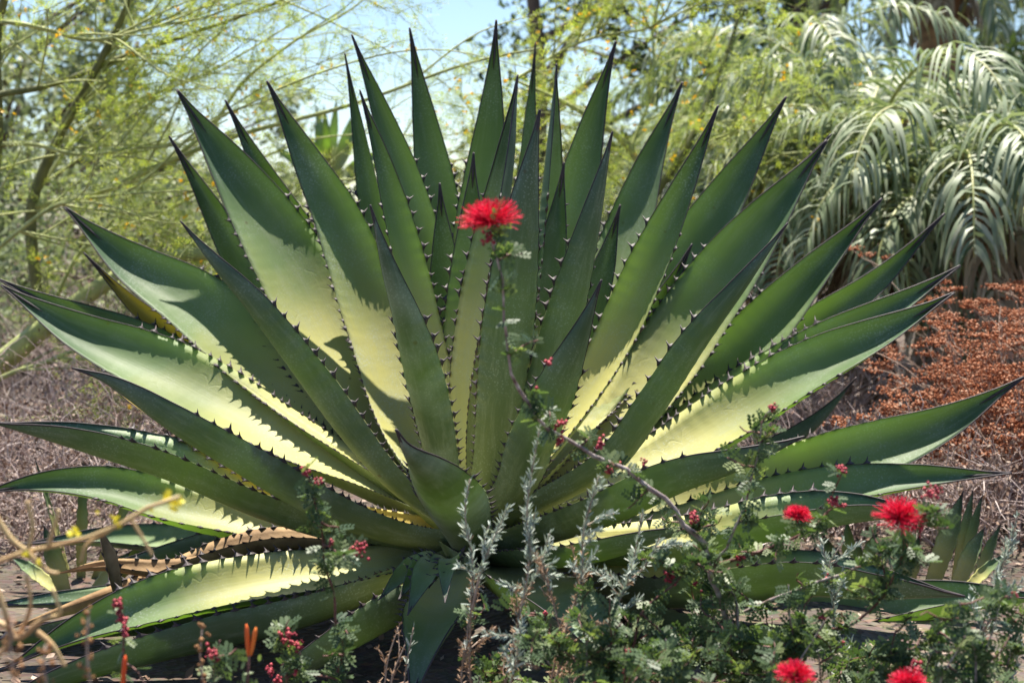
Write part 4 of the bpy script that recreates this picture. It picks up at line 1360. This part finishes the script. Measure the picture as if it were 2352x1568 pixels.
def silver_shrub(label, base, sprigs, seed, per_m=680):
    rg = np.random.default_rng(seed)
    t = thing('silver_shrub', label, 'shrub', base)
    lf, dry, tw = Buf(), Buf(), Buf()
    for (pts, live) in sprigs:
        P = spline(pts, 40)
        L = np.sum(np.linalg.norm(np.diff(P, axis=0), axis=1))
        b = Buf()
        b.tube(P, np.linspace(.0026, .0009, 40), 5)
        b.build('stem', M['dry_stem'], t, smooth=True)
        lines = [(P, live)]
        tg = norm(P[-1] - P[0])
        for m in range(int(L * 20)):
            i = rg.integers(8, 36)
            d = norm(tg * .9 + rg.normal(0, .45, 3))
            l2 = rg.uniform(.02, .07)
            Q = branch(P[i], d, l2, 8, rg=rg)
            tw.tube(Q, np.linspace(.0010, .0006, 8), 3, rg.uniform(), cap=False)
            lines.append((Q, 0.0 if i / 40 > live else 1.1))
        for (Q, lv) in lines:
            l2 = np.sum(np.linalg.norm(np.diff(Q, axis=0), axis=1))
            n = int(l2 * per_m) + 4
            u = np.sort(rg.uniform(0.05, 1, n))
            k = np.linspace(0, 1, len(Q))
            p = np.stack([np.interp(u, k, Q[:, c]) for c in range(3)], 1)
            ax = norm(Q[-1] - Q[0])
            x = norm(ax * rg.uniform(.5, 1.2, (n, 1)) + rg.normal(0, .42, (n, 3)))
            sz = rg.uniform(.011, .019, n) * np.where(u > .92, .75, 1)
            z = norm(ax + rg.normal(0, .3, (n, 3)))
            alive = u + rg.normal(0, .10, n) > lv
            for msk, bf in ((alive, lf), (~alive, dry)):
                if msk.any():
                    fx = frames(x[msk] + (0 if bf is lf else np.array([0, 0, -.4])), z[msk])
                    bf.inst(NL, NF, fx, p[msk], sz[msk] * (1 if bf is lf else .7), np.clip(rg.normal(.55, .25, msk.sum()), 0, 1))
    lf.build('leaves', M['silver'], t, kind='stuff')
    tw.build('twigs', M['dry_stem'], t, kind='stuff')
    if dry.n:
        dry.build('dry_leaves', M['tan_leaf'], t, kind='stuff')


sb0 = floor_pt(1200, 2.25)
sp = [
    ([sb0 + [-.04, 0, 0]] + pl([(1085, 1600), (1080, 1440), (1085, 1290), (1068, 1180), (1080, 1100)], 2.25, 2.2), .66),
    (pl([(1085, 1400), (1108, 1300), (1150, 1200)], 2.22, 2.2), .3),
    ([sb0] + pl([(1160, 1620), (1180, 1480), (1215, 1300), (1210, 1180), (1222, 1080), (1240, 985)], 2.2, 2.12), .62),
    (pl([(1190, 1400), (1240, 1300), (1262, 1225)], 2.2, 2.18), .3),
    ([sb0 + [.04, 0, 0]] + pl([(1262, 1600), (1290, 1480), (1335, 1330), (1340, 1220), (1376, 1092)], 2.2, 2.15), .70),
    ([sb0 + [.07, 0, 0]] + pl([(1340, 1600), (1390, 1450), (1440, 1340), (1462, 1250), (1476, 1178)], 2.25, 2.2), .64),
    (pl([(1430, 1350), (1480, 1300), (1515, 1236)], 2.25, 2.22), .2),
    (pl([(1140, 1680), (1180, 1540), (1195, 1440)], 2.1, 2.05), .5),
    (pl([(1250, 1650), (1290, 1500), (1270, 1380), (1250, 1320)], 2.15, 2.15), .95),
    (pl([(1320, 1620), (1300, 1450), (1330, 1350), (1310, 1300)], 2.25, 2.25), .92),
    (pl([(1400, 1620), (1370, 1480), (1420, 1380)], 2.3, 2.25), .9),
    (pl([(1085, 1680), (1060, 1560), (1075, 1470)], 2.2, 2.2), .95),
]
silver_shrub('silver grey shrub of slender leafy sprigs before the centre of the agave', sb0, sp, 91)
sb1 = floor_pt(2240, 2.3)
sp = [([sb1] + pl([(2210, 1640), (2240, 1500), (2280, 1360), (2320, 1250), (2336, 1185)], 2.3, 2.25), .1),
      (pl([(2250, 1460), (2290, 1400), (2350, 1330)], 2.28, 2.25), .1),
      (pl([(2180, 1640), (2190, 1540), (2215, 1440)], 2.2, 2.2), .2), (pl([(2300, 1640), (2320, 1540), (2345, 1460)], 2.2, 2.2), .2),
      (pl([(2120, 1680), (2130, 1600), (2160, 1540)], 2.15, 2.15), .2)]
silver_shrub('silver grey shrub rising beside the young agave and buckwheat', sb1, sp, 92)
sb2 = floor_pt(1900, 2.5)
sp = [([sb2] + pl([(1905, 1640), (1908, 1500), (1915, 1400), (1905, 1300), (1940, 1240)], 2.45, 2.4), .1), (pl([(1940, 1620), (1960, 1540), (1930, 1470)], 2.4, 2.4), .3)]
silver_shrub('thin silver grey sprig in front of the low right agave leaves', sb2, sp, 93, per_m=600)
sb3 = floor_pt(920, 2.3)
sp = [([sb3] + pl([(925, 1640), (932, 1540), (950, 1440)], 2.3, 2.3), .75), (pl([(905, 1640), (900, 1560), (930, 1480)], 2.3, 2.3), .9), ([sb3] + pl([(878, 1640), (885, 1560), (892, 1510), (915, 1440)], 2.3, 2.3), 1.2)]
silver_shrub('dry little silver sprigs in the dark below the agave leaves', sb3, sp, 94, per_m=160)

# ------------------------------------------------------------------ tan zigzag twigs with yellow flowers, close by
zb = floor_pt(-60, 1.52)
zig = thing('zigzag_shrub', 'blurred tan zigzag twigs with small yellow flowers', 'shrub', zb)
zz = [
    ([zb] + pl([(-60, 1600), (-40, 1330), (60, 1265), (140, 1250), (250, 1218), (330, 1170), (412, 1140)], 1.52, 1.48), .0030, .0016),
    (pl([(-30, 1150), (20, 1230), (62, 1266), (110, 1310), (135, 1315)], 1.5, 1.5), .0026, .0015),
    (pl([(-30, 1420), (20, 1440), (42, 1465), (100, 1420), (138, 1408), (120, 1350)], 1.5, 1.48), .0030, .0016),
    (pl([(42, 1465), (70, 1390), (60, 1320)], 1.5, 1.5), .0022, .0014),
    (pl([(85, 1450), (120, 1480), (150, 1530)], 1.5, 1.5), .0024, .0014),
    (pl([(62, 1150), (75, 1210), (62, 1266)], 1.5, 1.5), .0020, .0016),
    (pl([(110, 1255), (130, 1190), (135, 1170)], 1.5, 1.5), .0020, .0014),
    (pl([(-20, 1330), (10, 1400), (20, 1470), (-20, 1520)], 1.45, 1.45), .0026, .0016),
    (pl([(250, 1218), (200, 1250), (185, 1290)], 1.5, 1.5), .0016, .0012),
    (pl([(300, 1190), (330, 1240), (350, 1275)], 1.5, 1.5), .0016, .0012),
]
yb = Buf()
rz = np.random.default_rng(17)
for (pts, r0, r1) in zz:
    b = Buf()
    b.tube(spline(pts, 24), np.linspace(r0, r1, 24) * 1.35, 6)
    b.build('twig', M['tan_twig'], zig, smooth=True)
for (x, y, s) in ((170, 1222, 26), (262, 1190, 22), (268, 1210, 20), (345, 1168, 16), (392, 1140, 30), (410, 1150, 24), (400, 1165, 20), (222, 1180, 14), (60, 1275, 18), (90, 1290, 16)):
    c = at(x, y, 1.49)
    for k in range(7):
        d = norm(rz.normal(0, 1, 3))
        e = norm(np.cross(d, rz.normal(0, 1, 3)))
        l = s * 1.49 / FPX * .62
        yb.quads([[c, c + d * l * .6 + e * l * .5, c + d * l * 1.1, c + d * l * .6 - e * l * .5]], [rz.uniform()])
yb.build('flowers', M['yellow'], zig, kind='stuff')

# brown seed heads and orange tube flowers
SH = [('brown knobbly seed head stem at the edge of the tan zigzag twigs', 30, 1420, 1.35), ('bent brown seed head stem beside the silver blurred sprig', 105, 1480, 1.4), ('upright brown seed head stem left of the small fairy duster', 466, 1432, 1.75), ('pale brown seed head stem below the tan zigzag twigs', 205, 1400, 1.45)]
for i, (lab, x, y, d_) in enumerate(SH):
    fb_ = floor_pt(x, d_)
    t = thing('seed_head', lab, 'seed head', fb_)
    P = spline([fb_] + pl([(x + 6, 1640), (x - 6, (y + 1600) / 2), (x, y)], d_, d_), 24)
    b = Buf()
    b.tube(P, np.linspace(.002, .0012, 24), 5)
    b.build('stem', M['dry_stem'], t, smooth=True)
    hb = Buf()
    n_ = 70
    u = rz.uniform(.55, 1, n_)
    p = np.stack([np.interp(u, np.linspace(0, 1, 24), P[:, c]) for c in range(3)], 1) + rz.normal(0, .0042, (n_, 3))
    hb.inst(OCT, [OCF], eye(n_), p, rz.uniform(.0018, .0042, n_), rz.uniform(0, 1, n_))
    hb.build('seeds', M['seed'], t, kind='stuff')

TU = [('pair of red orange tube flowers on a green stalk', [(566, 1432, 570, 1506), (588, 1440, 576, 1504)], 572, 1.85), ('single orange tube flower below the dark red fairy duster tip', [(288, 1504, 280, 1590)], 280, 1.75)]
for lab, tubes, x, d_ in TU:
    fb_ = floor_pt(x, d_)
    t = thing('tube_flower_plant', lab, 'flower', fb_)
    b = Buf()
    yb_ = tubes[0][3]
    b.tube(spline([fb_] + pl([(x - 4, 1680), (x, yb_)], d_, d_), 16), np.linspace(.0022, .0016, 16), 6)
    b.build('stem', M['fd_red_bark'], t, smooth=True)
    for (x0, y0, x1, y1) in tubes:
        f = Buf()
        f.tube(spline([at(x1, y1, d_), at((x0 + x1) / 2, (y0 + y1) / 2, d_), at(x0, y0, d_)], 8), np.array([.0014, .0024, .0028, .0030, .0030, .0030, .0026, .0010]), 8, rz.uniform())
        f.build('flower', M['orange'], t, smooth=True)
    lb = Buf()
    n_ = 18
    p = np.array([at(x + rz.normal(0, 12), rz.uniform(yb_ + 10, yb_ + 110), d_) for _ in range(n_)])
    xx = norm(rz.normal(0, .6, (n_, 3)) + [0, 0, .9])
    lb.inst(NL * [1, 2.2, 1], NF, frames(xx, norm(rz.normal(0, 1, (n_, 3)) + [0, -1, .3])), p, rz.uniform(.012, .020, n_), rz.uniform(.6, 1, n_))
    lb.build('leaves', M['fd_leaf'], t, kind='stuff')
